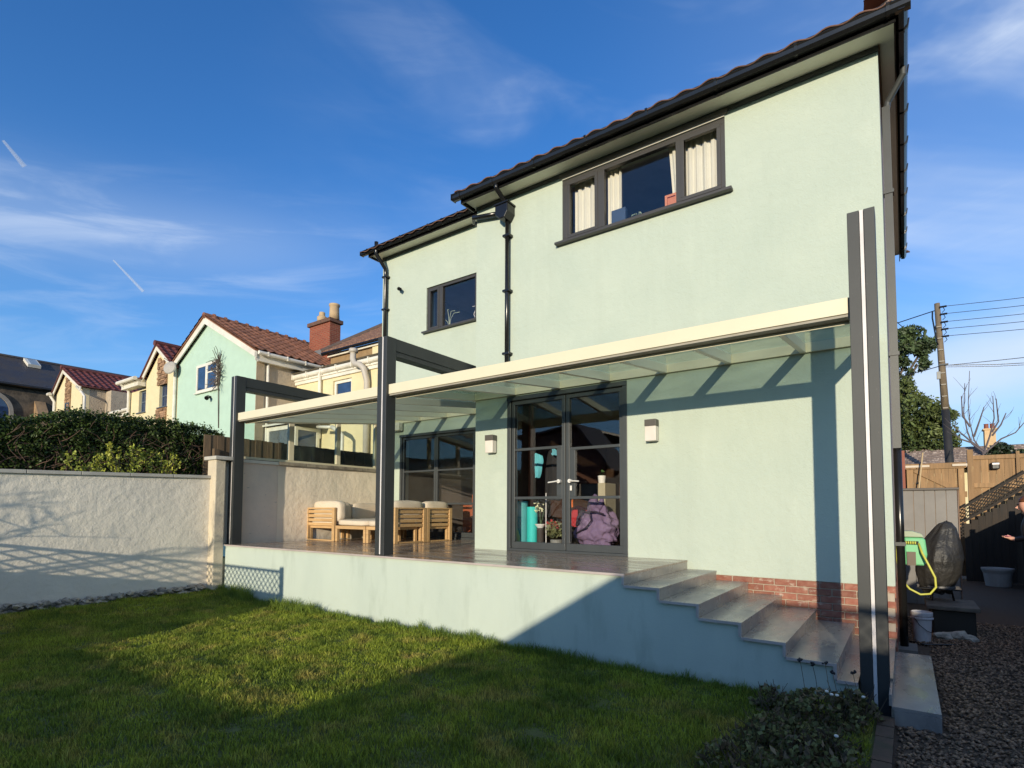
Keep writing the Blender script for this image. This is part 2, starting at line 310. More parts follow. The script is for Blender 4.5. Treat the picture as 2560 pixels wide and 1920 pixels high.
def room(parent, name, x0, x1, y0, y1, z0, z1, wm, fm):
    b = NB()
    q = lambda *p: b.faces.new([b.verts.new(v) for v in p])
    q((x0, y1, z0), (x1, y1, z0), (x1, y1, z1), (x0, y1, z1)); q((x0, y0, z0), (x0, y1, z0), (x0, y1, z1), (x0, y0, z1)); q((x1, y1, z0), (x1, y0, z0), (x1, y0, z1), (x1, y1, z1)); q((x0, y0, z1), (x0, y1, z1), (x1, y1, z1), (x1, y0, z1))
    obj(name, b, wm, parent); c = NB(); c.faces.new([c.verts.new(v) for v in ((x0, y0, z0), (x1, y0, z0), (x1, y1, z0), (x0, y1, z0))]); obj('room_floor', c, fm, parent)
def roof_z(y): return 5.64+.55*(y+.42)
# ================================================================== the ground
def gh(x, y):
    s = max(0, min(1, (-8.3-x)/1.5)); s = s*s*(3-2*s)
    return -.885+.10*s+.012*mnoise.noise(Vector((x*.9, y*.9, 0)))+.006*mnoise.noise(Vector((x*3, y*3, 5)))
GROUND = mat('rough_ground', (.05, .07, .025), (.07, .06, .035), rough=.95, ns=.4, bump=.03, bs=3)
b = NB(); s_ = 2500
b.faces.new([b.verts.new(p) for p in ((-s_, -s_, -1.02), (s_, -s_, -1.02), (s_, s_, -1.02), (-s_, s_, -1.02))]); tag(obj('ground', b, GROUND), kind='structure')
SOIL = mat('lawn_soil', (.12, .14, .035), (.085, .10, .03), rough=.95, ns=6, bump=.01, bs=40)
xs = np.linspace(-9.85, -.19, 110); ys = np.linspace(-9.9, -1.8, 100)
v = [(x, y, gh(x, y)) for y in ys for x in xs]; nx = len(xs)
f = [(j*nx+i, j*nx+i+1, (j+1)*nx+i+1, (j+1)*nx+i) for j in range(len(ys)-1) for i in range(nx-1)]
lawn = obj('lawn', (v, f), SOIL, smooth=True, kind='structure')
GRAVB = mat('gravel_bed', (.12, .08, .05), (.05, .035, .022), rough=.9, ns=60, bump=.012, bs=45, lo=.3, hi=.7)
b = NB(); b.faces.new([b.verts.new(p) for p in ((-.10, -9.9, -.905), (6, -9.9, -.905), (6, 12, -.905), (-.10, 12, -.905))]); gravel_path = obj('gravel_path', b, GRAVB, kind='structure')
# loose pebbles
n = 30000; px = RNG.uniform(-.08, 1.9, n); py = -5.2+8.2*RNG.random(n)**1.25
keep = ~((px < .19) & (py > -2.02) & (py < 1.0)); px, py = px[keep], py[keep]; n = len(px)
base = np.array([(1, 0, 0), (0, 1, 0), (-1, 0, 0), (0, -1, 0), (0, 0, 1), (0, 0, -1)], float); fo = np.array([(0, 1, 4), (1, 2, 4), (2, 3, 4), (3, 0, 4), (1, 0, 5), (2, 1, 5), (3, 2, 5), (0, 3, 5)])
sz = RNG.uniform(.007, .0175, (n, 1, 1)); V = base[None]*sz*RNG.uniform(.55, 1.5, (n, 6, 1))*np.array([1.3, 1, .7])
a = RNG.uniform(0, 6.28, n); ca, sa = np.cos(a)[:, None], np.sin(a)[:, None]; tl = RNG.uniform(-.5, .5, n)[:, None]
X = V[..., 0]*ca-V[..., 1]*sa; Y = V[..., 0]*sa+V[..., 1]*ca; Z = V[..., 2]+X*tl
V = np.stack([X+px[:, None], Y+py[:, None], Z-.899+RNG.uniform(0, .012, n)[:, None]], -1).reshape(-1, 3)
F_ = (fo[None]+(np.arange(n)*6)[:, None, None]).reshape(-1, 3)
PEB = mat('pebbles', (.30, .185, .105), (.14, .088, .055), rough=.75, ns=30, island=True, rnd=.65)
tag(obj('gravel', (V, F_), PEB), 'loose brown and grey gravel covering the side passage', 'gravel', kind='stuff')
# grass blades
def blades(n, fx, fy, h0, h1, w, name, label, m, lean=.6):
    x, y = fx(n), fy(n); z = np.array([gh(a, b) for a, b in zip(x, y)])
    clump = np.array([mnoise.noise(Vector((a*2.3, b*2.3, 3)))+.9*mnoise.noise(Vector((a*7, b*7, 1))) for a, b in zip(x, y)])
    h = (RNG.uniform(h0, h1, n))*(1+.85*clump); a = RNG.uniform(0, 6.28, n); dx, dy = np.cos(a), np.sin(a); ln = RNG.uniform(.1, lean, n)*h*(1.3)
    la = RNG.uniform(0, 6.28, n); lx, ly = np.cos(la)*ln, np.sin(la)*ln; ww = w*RNG.uniform(.6, 1.3, n)
    P = np.zeros((n, 5, 3)); P[:, 0] = np.stack([x-dx*ww, y-dy*ww, z-.004], -1); P[:, 1] = np.stack([x+dx*ww, y+dy*ww, z-.004], -1)
    P[:, 2] = np.stack([x+dx*ww*.8+lx*.35, y+dy*ww*.8+ly*.35, z+h*.6], -1); P[:, 3] = np.stack([x-dx*ww*.8+lx*.35, y-dy*ww*.8+ly*.35, z+h*.6], -1); P[:, 4] = np.stack([x+lx, y+ly, z+h], -1)
    t = np.array([(0, 1, 2), (0, 2, 3), (3, 2, 4)]); F = (t[None]+(np.arange(n)*5)[:, None, None]).reshape(-1, 3)
    return obj(name, (P.reshape(-1, 3), F), m, label=label, cat='grass', kind='stuff')
GRASS = mat('grass', (.34, .40, .05), (.14, .20, .03), rough=.55, ns=1.6, island=True, rnd=.6, transl=.45, stain=((.50, .40, .11), 2.4, (1, 1, 1), .50, .70), spec=.3)
GRASSD = mat('grass_tufts', (.20, .27, .04), (.10, .16, .025), rough=.55, ns=3, island=True, rnd=.4, transl=.3, spec=.3)
blades(330000, lambda n: RNG.uniform(-9.75, -.22, n), lambda n: -1.88-4.6*RNG.random(n)**1.0, .016, .050, .0031, 'lawn_grass', 'short mown winter grass of the lawn below the terrace', GRASS)
def edge_y(n): return -1.90-np.abs(RNG.normal(0, .07, n))
blades(9000, lambda n: RNG.uniform(-9.7, -.6, n), edge_y, .03, .10, .0028, 'grass_fringe', 'longer unmown grass against the foot of the terrace wall', GRASSD, .5)
def tx(n): return np.concatenate([c+RNG.normal(0, .12, n//6) for c in (-9.1, -8.7, -7.75, -7.45, -7.1, -6.9)])
blades(2400, tx, lambda n: -1.93-np.abs(RNG.normal(0, .08, n)), .05, .17, .003, 'grass_tuft', 'tall tufts and weeds beside the left end of the terrace wall', GRASSD, .7)
# ================================================================== the house
house = thing('house', 'sage green rendered two storey house with black gutters and grey windows', 'house', (-.1, 0, -.9))
XM0, XM1, XL0, YL, ZW, ZWL, YB = -5.56, -.10, -10.02, 1.92, 5.50, 6.59, 5.8
F0, F1 = FY(0), FY(YL)
wb = NB(); dr = (-4.93, -2.97, -.02, 2.335); w1 = (-3.955, -1.665, 4.49, 5.46)
wall(wb, F0, XM0, XM1, -.15, ZW, .28, [dr, w1])
wl = NB(); d2 = (-9.35, -7.10, -.02, 2.31); w2 = (-8.565, -7.135, 4.56, 5.56)
obj('wall', wb, MINT, house)
wall(wl, F1, XL0, XM0, -.9, ZWL, .28, [d2, w2]); obj('wall', wl, MINT, house)
obj('wall', box(XM0+.001, XM0+.24, .281, YL+.27, -.9, 5.6), MINT, house)      # return wall of the wing
obj('wall', box(XM1-.26, XM1-.002, .281, YB, -.14, ZW), SIDEW, house, label='bare pinkish side wall of the house beside the downpipe')
obj('wall', box(XL0+.002, XL0+.25, YL+.281, YB, -.9, ZWL), MINT, house)
obj('wall', box(XL0, XM1-.3, YB-.28, YB, -.9, ZW), SIDEW, house)
# brick plinth
obj('plinth_mortar', box(-2.15, XM1-.008, .012, .2, -1.0, -.152), MORTAR, house); obj('plinth_mortar', box(XM1-.2, XM1-.012, .201, YB, -1.0, -.142), MORTAR, house)
bk = NB(); bx(bk, -.1075, .1075, -.05, .05, -.0325, .0325); bmesh.ops.bevel(bk, geom=bk.edges[:], offset=.004, segments=1, affect='EDGES'); brick_me = mesh_of(bk, 'brick', BRICK)
for j in range(10):
    z = -.152-.0375-j*.075
    for i in range(10):
        x = -.10-.1075-(.1125 if j % 2 else 0)-i*.225
        if x < -2.1: continue
        place('brick', brick_me, BRICK, house, (x+random.uniform(-.002, .002), .05+random.uniform(-.003, .003), z), (0, 0, random.uniform(-.01, .01)))
    for i in range(9):
        y = .11+(.1125 if j % 2 else 0)+i*.225
        place('brick', brick_me, BRICK, house, (XM1-.048, y+.1, z), (0, 0, math.pi/2))
# rooms behind the glass
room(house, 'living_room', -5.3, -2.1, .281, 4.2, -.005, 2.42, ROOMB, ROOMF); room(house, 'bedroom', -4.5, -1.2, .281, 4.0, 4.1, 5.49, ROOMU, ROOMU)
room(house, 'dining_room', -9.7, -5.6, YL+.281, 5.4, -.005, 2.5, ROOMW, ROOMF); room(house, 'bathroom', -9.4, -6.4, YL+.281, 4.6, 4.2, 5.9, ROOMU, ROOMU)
# upper windows
wm = window(house, F0, -3.955, -1.665, 4.49, 5.425, [(-3.835, -3.435), (-3.29, -2.28), (-2.17, -1.765)], ANTHW, GL, .065, .012, .07, sash=(0, 2), shy=.085)
obj('head_trim', box(-3.955, -1.665, -.012, .06, 5.427, 5.455), WHITEP, wm); obj('head_board', box(-3.99, -1.63, -.035, -.013, 5.45, 5.50), mat('grey_trim', (.16, .14, .115), rough=.6), wm)
window(house, F1, -8.565, -7.135, 4.56, 5.56, [(-8.47, -8.26), (-8.11, -7.19)], ANTHW, GL, .06, .03, .07, sash=(0,), shy=.07)
def curtain(x0, x1, z0, z1, y, folds, par, slant=0, label=None):
    b = NB(); n = folds*8; lo, hi = [], []
    for i in range(n+1):
        t = i/n; x = x0+(x1-x0)*t; yy = y+.022*math.sin(t*folds*6.283)+.008*math.sin(t*folds*17+1)
        hi.append(b.verts.new((x, yy, z1))); lo.append(b.verts.new((x+slant*(1-t*.3), yy*1.0+.01*math.sin(i*1.7), z0)))
    for i in range(n): b.faces.new((lo[i], lo[i+1], hi[i+1], hi[i]))
    o = obj('curtain', b, CURT, None, smooth=True, loc=(x0, y, z0)); tag(o, label, 'curtain', 'cream curtains in the large upper window')
curtain(-3.84, -3.42, 4.49, 5.40, .17, 4, wm, label='cream curtain filling the left casement of the wide upper window')
curtain(-3.31, -3.10, 4.49, 5.40, .17, 3, wm, label='narrow cream curtain gathered at the left of the central upper pane')
curtain(-2.42, -2.25, 4.66, 5.42, .16, 2, wm, .05, label='cream curtain pulled aside above the orange tray in the upper window')
curtain(-2.22, -1.73, 4.49, 5.44, .17, 5, wm, label='wide cream curtain behind the right casement of the upper window')
t = NB(); ring(t, FY(.13), -2.47, -2.30, 4.535, 4.76, .03, 0, .03); o = obj('tray', t, flat('terracotta', (.62, .22, .10), .7), loc=(-2.4, .13, 4.53)); tag(o, 'orange square tray propped behind the upper window', 'tray')
o2 = obj('tray_base', box(-2.44, -2.33, .152, .162, 4.565, 4.73), flat('terracotta_in', (.55, .19, .09), .7), o)
tag(obj('box', box(-3.24, -3.03, .13, .20, 4.535, 4.80), flat('navy_card', (.03, .06, .12), .6), loc=(-3.1, .15, 4.54), bevel=.004), 'dark blue box standing on the sill of the upper window', 'box')
def leaves(n, c, r, size, seed=0, flatz=1., elong=2.2):
    g = np.random.default_rng(seed); d = g.normal(0, 1, (n, 3)); d /= np.linalg.norm(d, axis=1)[:, None]; p = np.array(c)+d*np.array(r)*(g.random((n, 1))**.45)
    u = g.normal(0, 1, (n, 3)); u[:, 2] *= flatz; u /= np.linalg.norm(u, axis=1)[:, None]; w = np.cross(u, g.normal(0, 1, (n, 3))); w /= np.linalg.norm(w, axis=1)[:, None]
    s = size*g.uniform(.6, 1.3, (n, 1)); P = np.stack([p-u*s*elong/2, p+w*s/2+np.cross(u, w)*s*.1, p+u*s*elong/2, p-w*s/2+np.cross(u, w)*s*.1], 1).reshape(-1, 3)
    return P, np.arange(n*4).reshape(-1, 4)
LEAFP = mat('pot_plant_leaf', (.10, .20, .06), (.06, .13, .04), rough=.5, island=True, rnd=.4, transl=.3); SILLG = mat('pale_sill_plant', (.25, .32, .22), rough=.6)
tag(obj('plant', leaves(60, (-2.88, .17, 4.62), (.13, .04, .06), .02, 3), SILLG, loc=(-2.88, .17, 4.55)), 'small feathery plant on the sill of the wide upper window', 'plant')
t = NB()
for a, h in ((-.06, .42), (.02, .36), (.08, .30), (-.12, .22)): tube(t, [(-8.02, YL+.16, 4.60), (-8.02+a*.4, YL+.16, 4.60+h*.6), (-8.02+a*1.3+.02, YL+.16, 4.60+h), (-8.02+a*2.2+.12, YL+.16, 4.60+h*.96)], .007, 5)
tag(obj('plant', t, mat('pale_stem', (.35, .40, .28), rough=.6), loc=(-8.02, YL+.16, 4.6)), 'spindly pale plant bending on the sill of the small upper window', 'plant')
t = NB(); tube(t, [(-7.25, YL+.15, 4.60), (-7.32, YL+.15, 4.75), (-7.24, YL+.15, 4.92), (-7.36, YL+.15, 4.93)], .008, 5); tag(obj('lamp', t, LED, loc=(-7.25, YL+.15, 4.6)), 'thin bent lamp at the right of the small upper window', 'lamp')
# patio doors: two glazed leaves with three panes each
def door_leaf(par, F, u0, u1, z0, z1, bars, lockside, d=.02, wbot=.10, stile=.055, lockz=(.78, 1.52), lw=.09):
    f = NB(); ring(f, F, u0, u1, z0, z1, stile, d, d+.06, wbot)
    for z in bars: fbx(f, F, u0+stile, u1-stile, d+.006, d+.05, z-.02, z+.02)
    if lockside: a, c = (u1-stile-lw, u1-stile) if lockside > 0 else (u0+stile, u0+stile+lw); fbx(f, F, a, c, d+.006, d+.052, bars[0]+.02, bars[1]-.02)
    lf = obj('door_leaf', f, ANTH, par, bevel=.004); zz = [z0+wbot, *bars, z1-stile]
    for i, (a, c) in enumerate(zip(zz, zz[1:])):
        ua, ub = u0+stile, u1-stile
        if lockside and i == 1: ua, ub = (ua, ub-lw) if lockside > 0 else (ua+lw, ub)
        obj('pane', sheet(NB(), F, ua, ub, a+(.02 if i else 0), c-(.02 if i < len(zz)-2 else 0), d+.03), GL, lf)
    return lf
df = NB(); ring(df, F0, -4.93, -2.97, .0, 2.335, .065, -.012, .07, .035); dframe = obj('door_frame', df, ANTH, house, bevel=.004); obj('door_head', box(-4.93, -2.97, -.02, -.0125, 2.275, 2.334), ANTH, dframe)
l1 = door_leaf(house, F0, -4.862, -3.927, .036, 2.262, [.79, 1.52], 1); l2 = door_leaf(house, F0, -3.913, -3.038, .036, 2.262, [.785, 1.48], -1)
STEEL = mat('brushed_steel', (.72, .70, .66), rough=.35)
h = NB(); tube(h, [(-4.01, .015, 1.02), (-4.01, -.035, 1.02)], .028, 14); tube(h, [(-4.01, -.03, 1.02), (-4.03, -.05, 1.02), (-4.17, -.05, 1.005)], .010, 8); obj('handle', h, STEEL, l1, smooth=False)
h = NB(); tube(h, [(-3.83, .015, 1.02), (-3.83, -.035, 1.02)], .028, 14); tube(h, [(-3.83, -.03, 1.02), (-3.81, -.05, 1.02), (-3.67, -.05, 1.01)], .010, 8); obj('handle', h, STEEL, l2)
h = NB(); tube(h, [(-3.83, .02, .955), (-3.83, .010, .91)], .004, 6); bx(h, -3.845, -3.815, .008, .018, .885, .955); obj('lock_plate', h, STEEL, l2, bevel=.006)
# bifold doors of the set back wing
df = NB(); ring(df, F1, -9.35, -7.10, .0, 2.31, .06, -.005, .08, .04); fbx(df, F1, -9.35, -7.10, -.03, -.006, 2.255, 2.309); dfr2 = obj('door_frame', df, ANTH, house, bevel=.003)
for a, c in ((-9.285, -8.26), (-8.25, -7.165)): door_leaf(house, F1, a, c, .045, 2.245, [.745, 1.47], 0, stile=.05)
# eaves: trims, soffits, fascias, gutters
obj('wall_trim', box(XM0, XM1+.01, -.022, -.002, 5.475, 5.53), ANTH, house); obj('soffit', box(-5.60, .055, -.30, .02, 5.531, 5.545), CREAMSOF, house)
obj('fascia', box(-5.62, .06, -.315, -.301, 5.485, 5.66), BLACK, house)
def gutter(par, x0, x1, yf, yb, zt, name='gutter'):
    w = yb-yf; pr = [(yb, zt), (yb, zt-.07), (yb-.02, zt-.095), (yf+.035, zt-.10), (yf+.012, zt-.07), (yf+.006, zt-.03), (yf-.004, zt-.012), (yf-.004, zt), (yf+.008, zt), (yf+.014, zt-.03), (yf+.022, zt-.066), (yf+.04, zt-.09), (yb-.022, zt-.086), (yb-.01, zt-.065), (yb-.01, zt)]
    return obj(name, prism(NB(), [(x0, y, z) for y, z in pr], (x1-x0, 0, 0)), BLACK, par)
def bracket(par, x, yf, yb, zt):
    pr = [(yb-.001, zt+.004), (yb-.001, zt-.078), (yb-.02, zt-.103), (yf+.03, zt-.108), (yf+.004, zt-.076), (yf-.004, zt-.03), (yf-.012, zt-.012), (yf-.012, zt+.005)]
    b = NB(); outer = [(x-.015, y, z) for y, z in pr]; prism(b, outer+[(x-.015, y+(.006 if i > 3 else 0), z+.006) for i, (y, z) in reversed(list(enumerate(pr)))], (.03, 0, 0)); obj('gutter_bracket', b, BLACK, par)
gutter(house, -5.74, .185, -.425, -.316, 5.625)
for x in (-5.60, -4.95, -4.2, -3.36, -2.5, -1.66, -.82, .0): bracket(house, x, -.425, -.316, 5.625)
obj('gutter_stop_end', box(-5.755, -5.741, -.43, -.316, 5.53, 5.63), BLACK, house)
obj('wall_trim', box(XL0, XM0-.002, YL-.022, YL-.002, 6.565, 6.62), ANTH, house); obj('soffit', box(XL0-.13, XM0, YL-.30, YL+.02, 6.621, 6.635), CREAMSOF, house)
obj('fascia', box(XL0-.14, XM0, YL-.315, YL-.301, 6.575, 6.74), BLACK, house)
gutter(house, -10.34, -5.6, YL-.425, YL-.316, 6.715)
for x in (-10.1, -9.0, -8.15, -7.75, -7.3, -6.4): bracket(house, x, YL-.425, YL-.316, 6.715)
obj('gutter_stop_end', box(-10.355, -10.341, YL-.43, YL-.316, 6.62, 6.72), BLACK, house)
# box ends and barge boards
for x0, x1, y0, ze in ((-5.64, -5.621, 0, 5.485), (XL0-.16, XL0-.141, YL, 6.575)):
    b = NB(); prism(b, [(x0, y0-.315, ze), (x0, y0+.0, ze), (x0, y0+.6, roof_z(y0+.6)-.03-.16), (x0, 2.86, roof_z(2.86)-.19), (x0, 2.86, roof_z(2.86)-.03), (x0, y0-.315, roof_z(y0-.315)-.03)], (x1-x0, 0, 0)); obj('barge_board', b, BLACK, house)
obj('soffit', box(-5.62, XM0-.002, .021, .30, 5.531, 5.545), CREAMSOF, house); obj('soffit', box(XL0-.14, XL0-.002, YL+.021, YL+.3, 6.621, 6.635), CREAMSOF, house)
# right hand side eaves
obj('soffit', box(XM1+.02, .044, .021, YB+.1, 5.531, 5.545), CREAMSOF, house); obj('wall_trim', box(XM1+.002, XM1+.018, -.02, YB, 5.475, 5.53), flat('brown_trim', (.20, .10, .06)), house)
obj('fascia', box(.045, .058, -.30, 6.15, 5.485, 5.66), BLACK, house)
gp = [(.156, 5.625), (.156, 5.555), (.18, 5.53), (.225, 5.525), (.25, 5.555), (.262, 5.612), (.262, 5.625), (.25, 5.625), (.242, 5.56), (.222, 5.535), (.182, 5.54), (.166, 5.56), (.166, 5.625)]
obj('gutter', prism(NB(), [(x-.095, -.40, z) for x, z in gp], (0, 6.57, 0)), BLACK, house)
for y in [-.1+.72*i for i in range(9)]:
    obj('gutter_bracket', prism(NB(), [(.0595, y, 5.63), (.0595, y, 5.54), (.085, y, 5.517), (.135, y, 5.512), (.167, y, 5.55), (.179, y, 5.63)], (0, .035, 0)), BLACK, house)
# roof sheets and tiles
YR = 2.86; ZR = roof_z(YR); xr0 = -10.28; xh = .24-(YR+.45)
def quadsheet(pts, th=.03):
    b = NB(); n = (Vector(pts[1])-Vector(pts[0])).cross(Vector(pts[2])-Vector(pts[0])).normalized(); prism(b, [Vector(p)-n*th*.0 for p in pts], -n*th if n.z > 0 else n*th); return b
ym = -.40; yl_ = 1.50
obj('roof', quadsheet([(-5.66, ym, roof_z(ym)-.01), (.12, ym, roof_z(ym)-.01), (xh, YR, ZR-.01), (-5.66, YR, ZR-.01)]), PANT, house)
obj('roof', quadsheet([(xr0, yl_, roof_z(yl_)-.012), (-5.661, yl_, roof_z(yl_)-.012), (-5.661, YR, ZR-.012), (xr0, YR, ZR-.012)]), PANT, house)
obj('roof', quadsheet([(.13, ym, roof_z(ym)-.01), (.13, 6.12, roof_z(ym)-.01), (xh, YR, ZR-.01)]), PANT, house)
obj('roof', quadsheet([(xr0, YR+.001, ZR-.012), (xh, YR+.001, ZR-.012), (.22, 6.12, roof_z(ym)-.02), (xr0, 6.12, roof_z(ym)-.02)]), PANT, house)
obj('gable_wall', prism(NB(), [(XL0+.003, YL, ZWL), (XL0+.003, YB, ZW), (XL0+.003, YR, ZR-.06)], (.25, 0, 0)), MINT, house)
def pantile_mesh(name, w=.30, l=.38, m=PANT, amp=.022):
    b = NB(); n = 8; top = []; 
    for yy in (0, l):
        for dz in (0, -.016):
            top.append([b.verts.new((-w/2+w*i/n, yy, amp*math.sin(i/n*6.283+.6)+dz+(-.02 if yy else 0))) for i in range(n+1)])
    a, a2, c, c2 = top
    for i in range(n): b.faces.new((a[i], a[i+1], c[i+1], c[i])); b.faces.new((a2[i+1], a2[i], c2[i], c2[i+1])); b.faces.new((a2[i], a2[i+1], a[i+1], a[i]))
    return mesh_of(b, name, m, True)
ptm = pantile_mesh('roof_tile', .30, amp=.015); sl = math.atan(.55)
for r_ in range(2):
    for i in range(20):
        x = -5.52+i*.30; y = -.44+r_*.29
        if x < .04-r_*.29: place('roof_tile', ptm, PANT, house, (x, y, roof_z(y)-.002), (sl, 0, random.uniform(-.01, .01)))
    for i in range(16):
        x = -10.16+i*.30; y = 1.46+r_*.29
        if x < -5.6: place('roof_tile', ptm, PANT, house, (x, y, roof_z(y)-.004), (sl, 0, random.uniform(-.01, .01)))
for i in range(20):
    y = -.25+i*.30; place('roof_tile', ptm, PANT, house, (.145, y, roof_z(-.44)-.005), (sl, 0, math.pi/2))
hip = NB(); tube(hip, [(0, .0, 0), (0, .42, 0)], .065, 12); HIPM = mat('hip_clay', (.34, .18, .10), (.24, .12, .07), rough=.85); hipm = mesh_of(hip, 'hip_tile', HIPM, True)
hd = Vector((-1, 1, .55)).normalized(); q = hd.to_track_quat('Y', 'Z').to_euler()
for i in range(11): p = Vector((.09, -.36, roof_z(-.36)+.015))+hd*(.22+i*.41); place('hip_tile', hipm, PANT, house, p, q)
obj('hip_mortar', beam(NB(), (.10, -.37, roof_z(-.37)+.01), (-.55, .35, roof_z(.35)+.01), .17, .07), mat('bedding_mortar', (.55, .42, .30), rough=.95, bump=.01, bs=30), house)
# downpipes of the house
dp = NB(); tube(dp, [(-4.90, -.36, 5.56), (-4.90, -.36, 5.47), (-4.90, -.115, 5.36), (-4.90, -.10, 5.20)], .036, 12); obj('downpipe', dp, BLACK, house, smooth=True)
hp = NB(); prism(hp, [(-5.04, -.005, 5.30), (-4.80, -.005, 5.30), (-4.80, -.005, 5.17), (-4.86, -.005, 5.08), (-4.96, -.005, 5.08), (-5.04, -.005, 5.17)], (0, -.20, 0)); obj('hopper', hp, BLACK, house, bevel=.012)
obj('hopper_rim', box(-5.055, -4.785, -.22, -.004, 5.30, 5.325), BLACK, house, bevel=.004)
dp = NB(); tube(dp, [(-4.90, -.065, 5.08), (-4.90, -.065, 2.50)], .036, 12); obj('downpipe', dp, BLACK, house, smooth=True)
for z in (4.85, 3.98, 3.0): obj('pipe_clip', box(-4.965, -4.835, -.108, -.003, z-.018, z+.018), BLACK, house, bevel=.004)
dp = NB(); tube(dp, [(-5.03, -.09, 5.24), (-5.56, -.09, 5.33), (-5.66, .05, 5.34), (-5.66, 1.5, 5.5), (-5.66, 1.6, 6.6)], .036, 12); obj('downpipe', dp, BLACK, house, smooth=True)
dp = NB(); tube(dp, [(-9.84, YL-.37, 6.83), (-9.84, YL-.37, 6.55), (-9.84, YL-.09, 6.30), (-9.84, YL-.07, 6.15), (-9.84, YL-.07, 2.6)], .046, 12); obj('downpipe', dp, BLACK, house, smooth=True)
for z in (6.1, 5.32, 4.55, 3.1): obj('pipe_clip', box(-9.92, -9.76, YL-.125, YL-.003, z-.02, z+.02), BLACK, house, bevel=.004)
dp = NB(); tube(dp, [(.12, .50, 5.53), (.12, .50, 5.46), (-.03, .60, 5.26), (-.048, .60, 5.15)], .034, 10); bx(dp, -.088, -.012, .56, .64, 1.3, 5.2); obj('downpipe', dp, ANTH, house)
dp = NB(); tube(dp, [(-.05, .60, 1.32), (-.05, .62, .4), (-.045, .66, -.86)], .04, 12); obj('downpipe', dp, BLACK, house, smooth=True)
for z in (4.2, 2.35, .25): obj('pipe_clip', box(-.098, .0, .548, .652, z-.02, z+.02), ANTH, house)
obj('drain_surround', box(-.12, .07, .45, .85, -.93, -.86), mat('gully_concrete', (.2, .19, .17), rough=.9), house)
cm = NB(); tube(cm, [(-9.40, YL, 5.73), (-9.40, YL-.06, 5.73)], .035, 10); tube(cm, [(-9.40, YL-.06, 5.74), (-9.36, YL-.10, 5.70), (-9.28, YL-.16, 5.66)], [.03, .045, .04], 10); o = obj('security_camera', cm, BLACK, loc=(-9.40, YL, 5.73)); tag(o, 'small black camera on the wall near the left downpipe', 'camera')
for i, (x, lb) in enumerate(((-5.195, 'wall light left of the glazed double doors, lit side panel and dark cap'), (-2.605, 'wall light to the right of the glazed double doors, lit panel and dark cap'))):
    t = thing('wall_light', lb.replace('lit', 'pale'), 'wall light', (x, 0, 1.5), 'two box shaped wall lights'); obj('backplate', box(x-.065, x+.065, -.02, -.002, 1.50, 1.755), ANTH, t); obj('cap', box(x-.075, x+.075, -.13, -.021, 1.68, 1.765), flat('lamp_cap', (.09, .08, .07), .5), t, bevel=.004)
    obj('diffuser', box(x-.072, x+.072, -.125, -.022, 1.49, 1.679), flat('lamp_diffuser', (.72, .66, .60), .4), t, bevel=.006)
# ================================================================== terrace, steps
YE = -1.88; XT0, XT1 = -9.60, -2.19
terrace = thing('terrace', 'raised patio faced in sage render with stone tile paving', 'terrace', (-6, YE, -.9))
# retaining wall, stepped at its right end
xs_ = [XT0-.0, -2.205, -1.86, -1.505, -1.155, -.82, -.47, -.325]; zs_ = [-.022, -.13, -.24, -.357, -.474, -.585, -.70]
pts = [(XT0-.02, YE+.03, -1.0), (xs_[-1], YE+.03, -1.0)]
for i in range(6, -1, -1): pts += [(xs_[i+1] if i < 7 else xs_[-1], YE+.03, zs_[i]), (xs_[i] if i else XT0-.02, YE+.03, zs_[i])]
obj('retaining_wall', prism(NB(), pts, (0, .22, 0)), MINTF, terrace)
obj('retaining_wall', box(XT0, XT0+.2, YE+.251, YL, -1.0, -.024), MINTF, terrace)
obj('subfloor', box(XT0, XM0-.0, YE+.25, YL-.002, -.2, -.022), MORTAR, terrace); obj('subfloor', box(XM0, -2.21, YE+.25, -.002, -.2, -.022), MORTAR, terrace)
tl = NB(); bx(tl, -.4985, .4985, -.4985, .4985, -.02, 0); tile_me = mesh_of(tl, 'floor_tile', TILE)
def tiles(par, x0, x1, y0, y1, z, w, m=TILE, me=None, name='floor_tile', wx=None):
    wx = wx or w; nx = max(1, round((x1-x0)/wx)); ny = max(1, round((y1-y0)/w)); dx, dy = (x1-x0)/nx, (y1-y0)/ny
    for i in range(nx):
        for j in range(ny): place(name, me or tile_me, m, par, (x0+dx*(i+.5), y0+dy*(j+.5), z+random.uniform(-.0005, .0005)), (random.uniform(-.0007, .0007), random.uniform(-.0007, .0007), 0), (dx, dy, 1))
tiles(terrace, XT0, XM0, YE-.0, YL-.004, 0, .6); tiles(terrace, XM0, XT1, YE-.0, -.004, 0, .6)
obj('nosing', box(XT0, XT1, YE-.012, YE-.001, -.022, .001), NOSE, terrace)
YP1b = -1.60
steps = thing('garden_steps', 'flight of stone tiled steps running down beside the house wall', 'steps', (-1.2, -.9, -.9))
st_me = NB(); bx(st_me, -.499, .499, -.499, .499, -.02, 0); step_me = mesh_of(st_me, 'tread_tile', STEPT)
rz = [0, -.106, -.214, -.333, -.452, -.562, -.680, -.78]; rx = [-2.19, -1.845, -1.49, -1.14, -.805, -.455, -.11, .165]
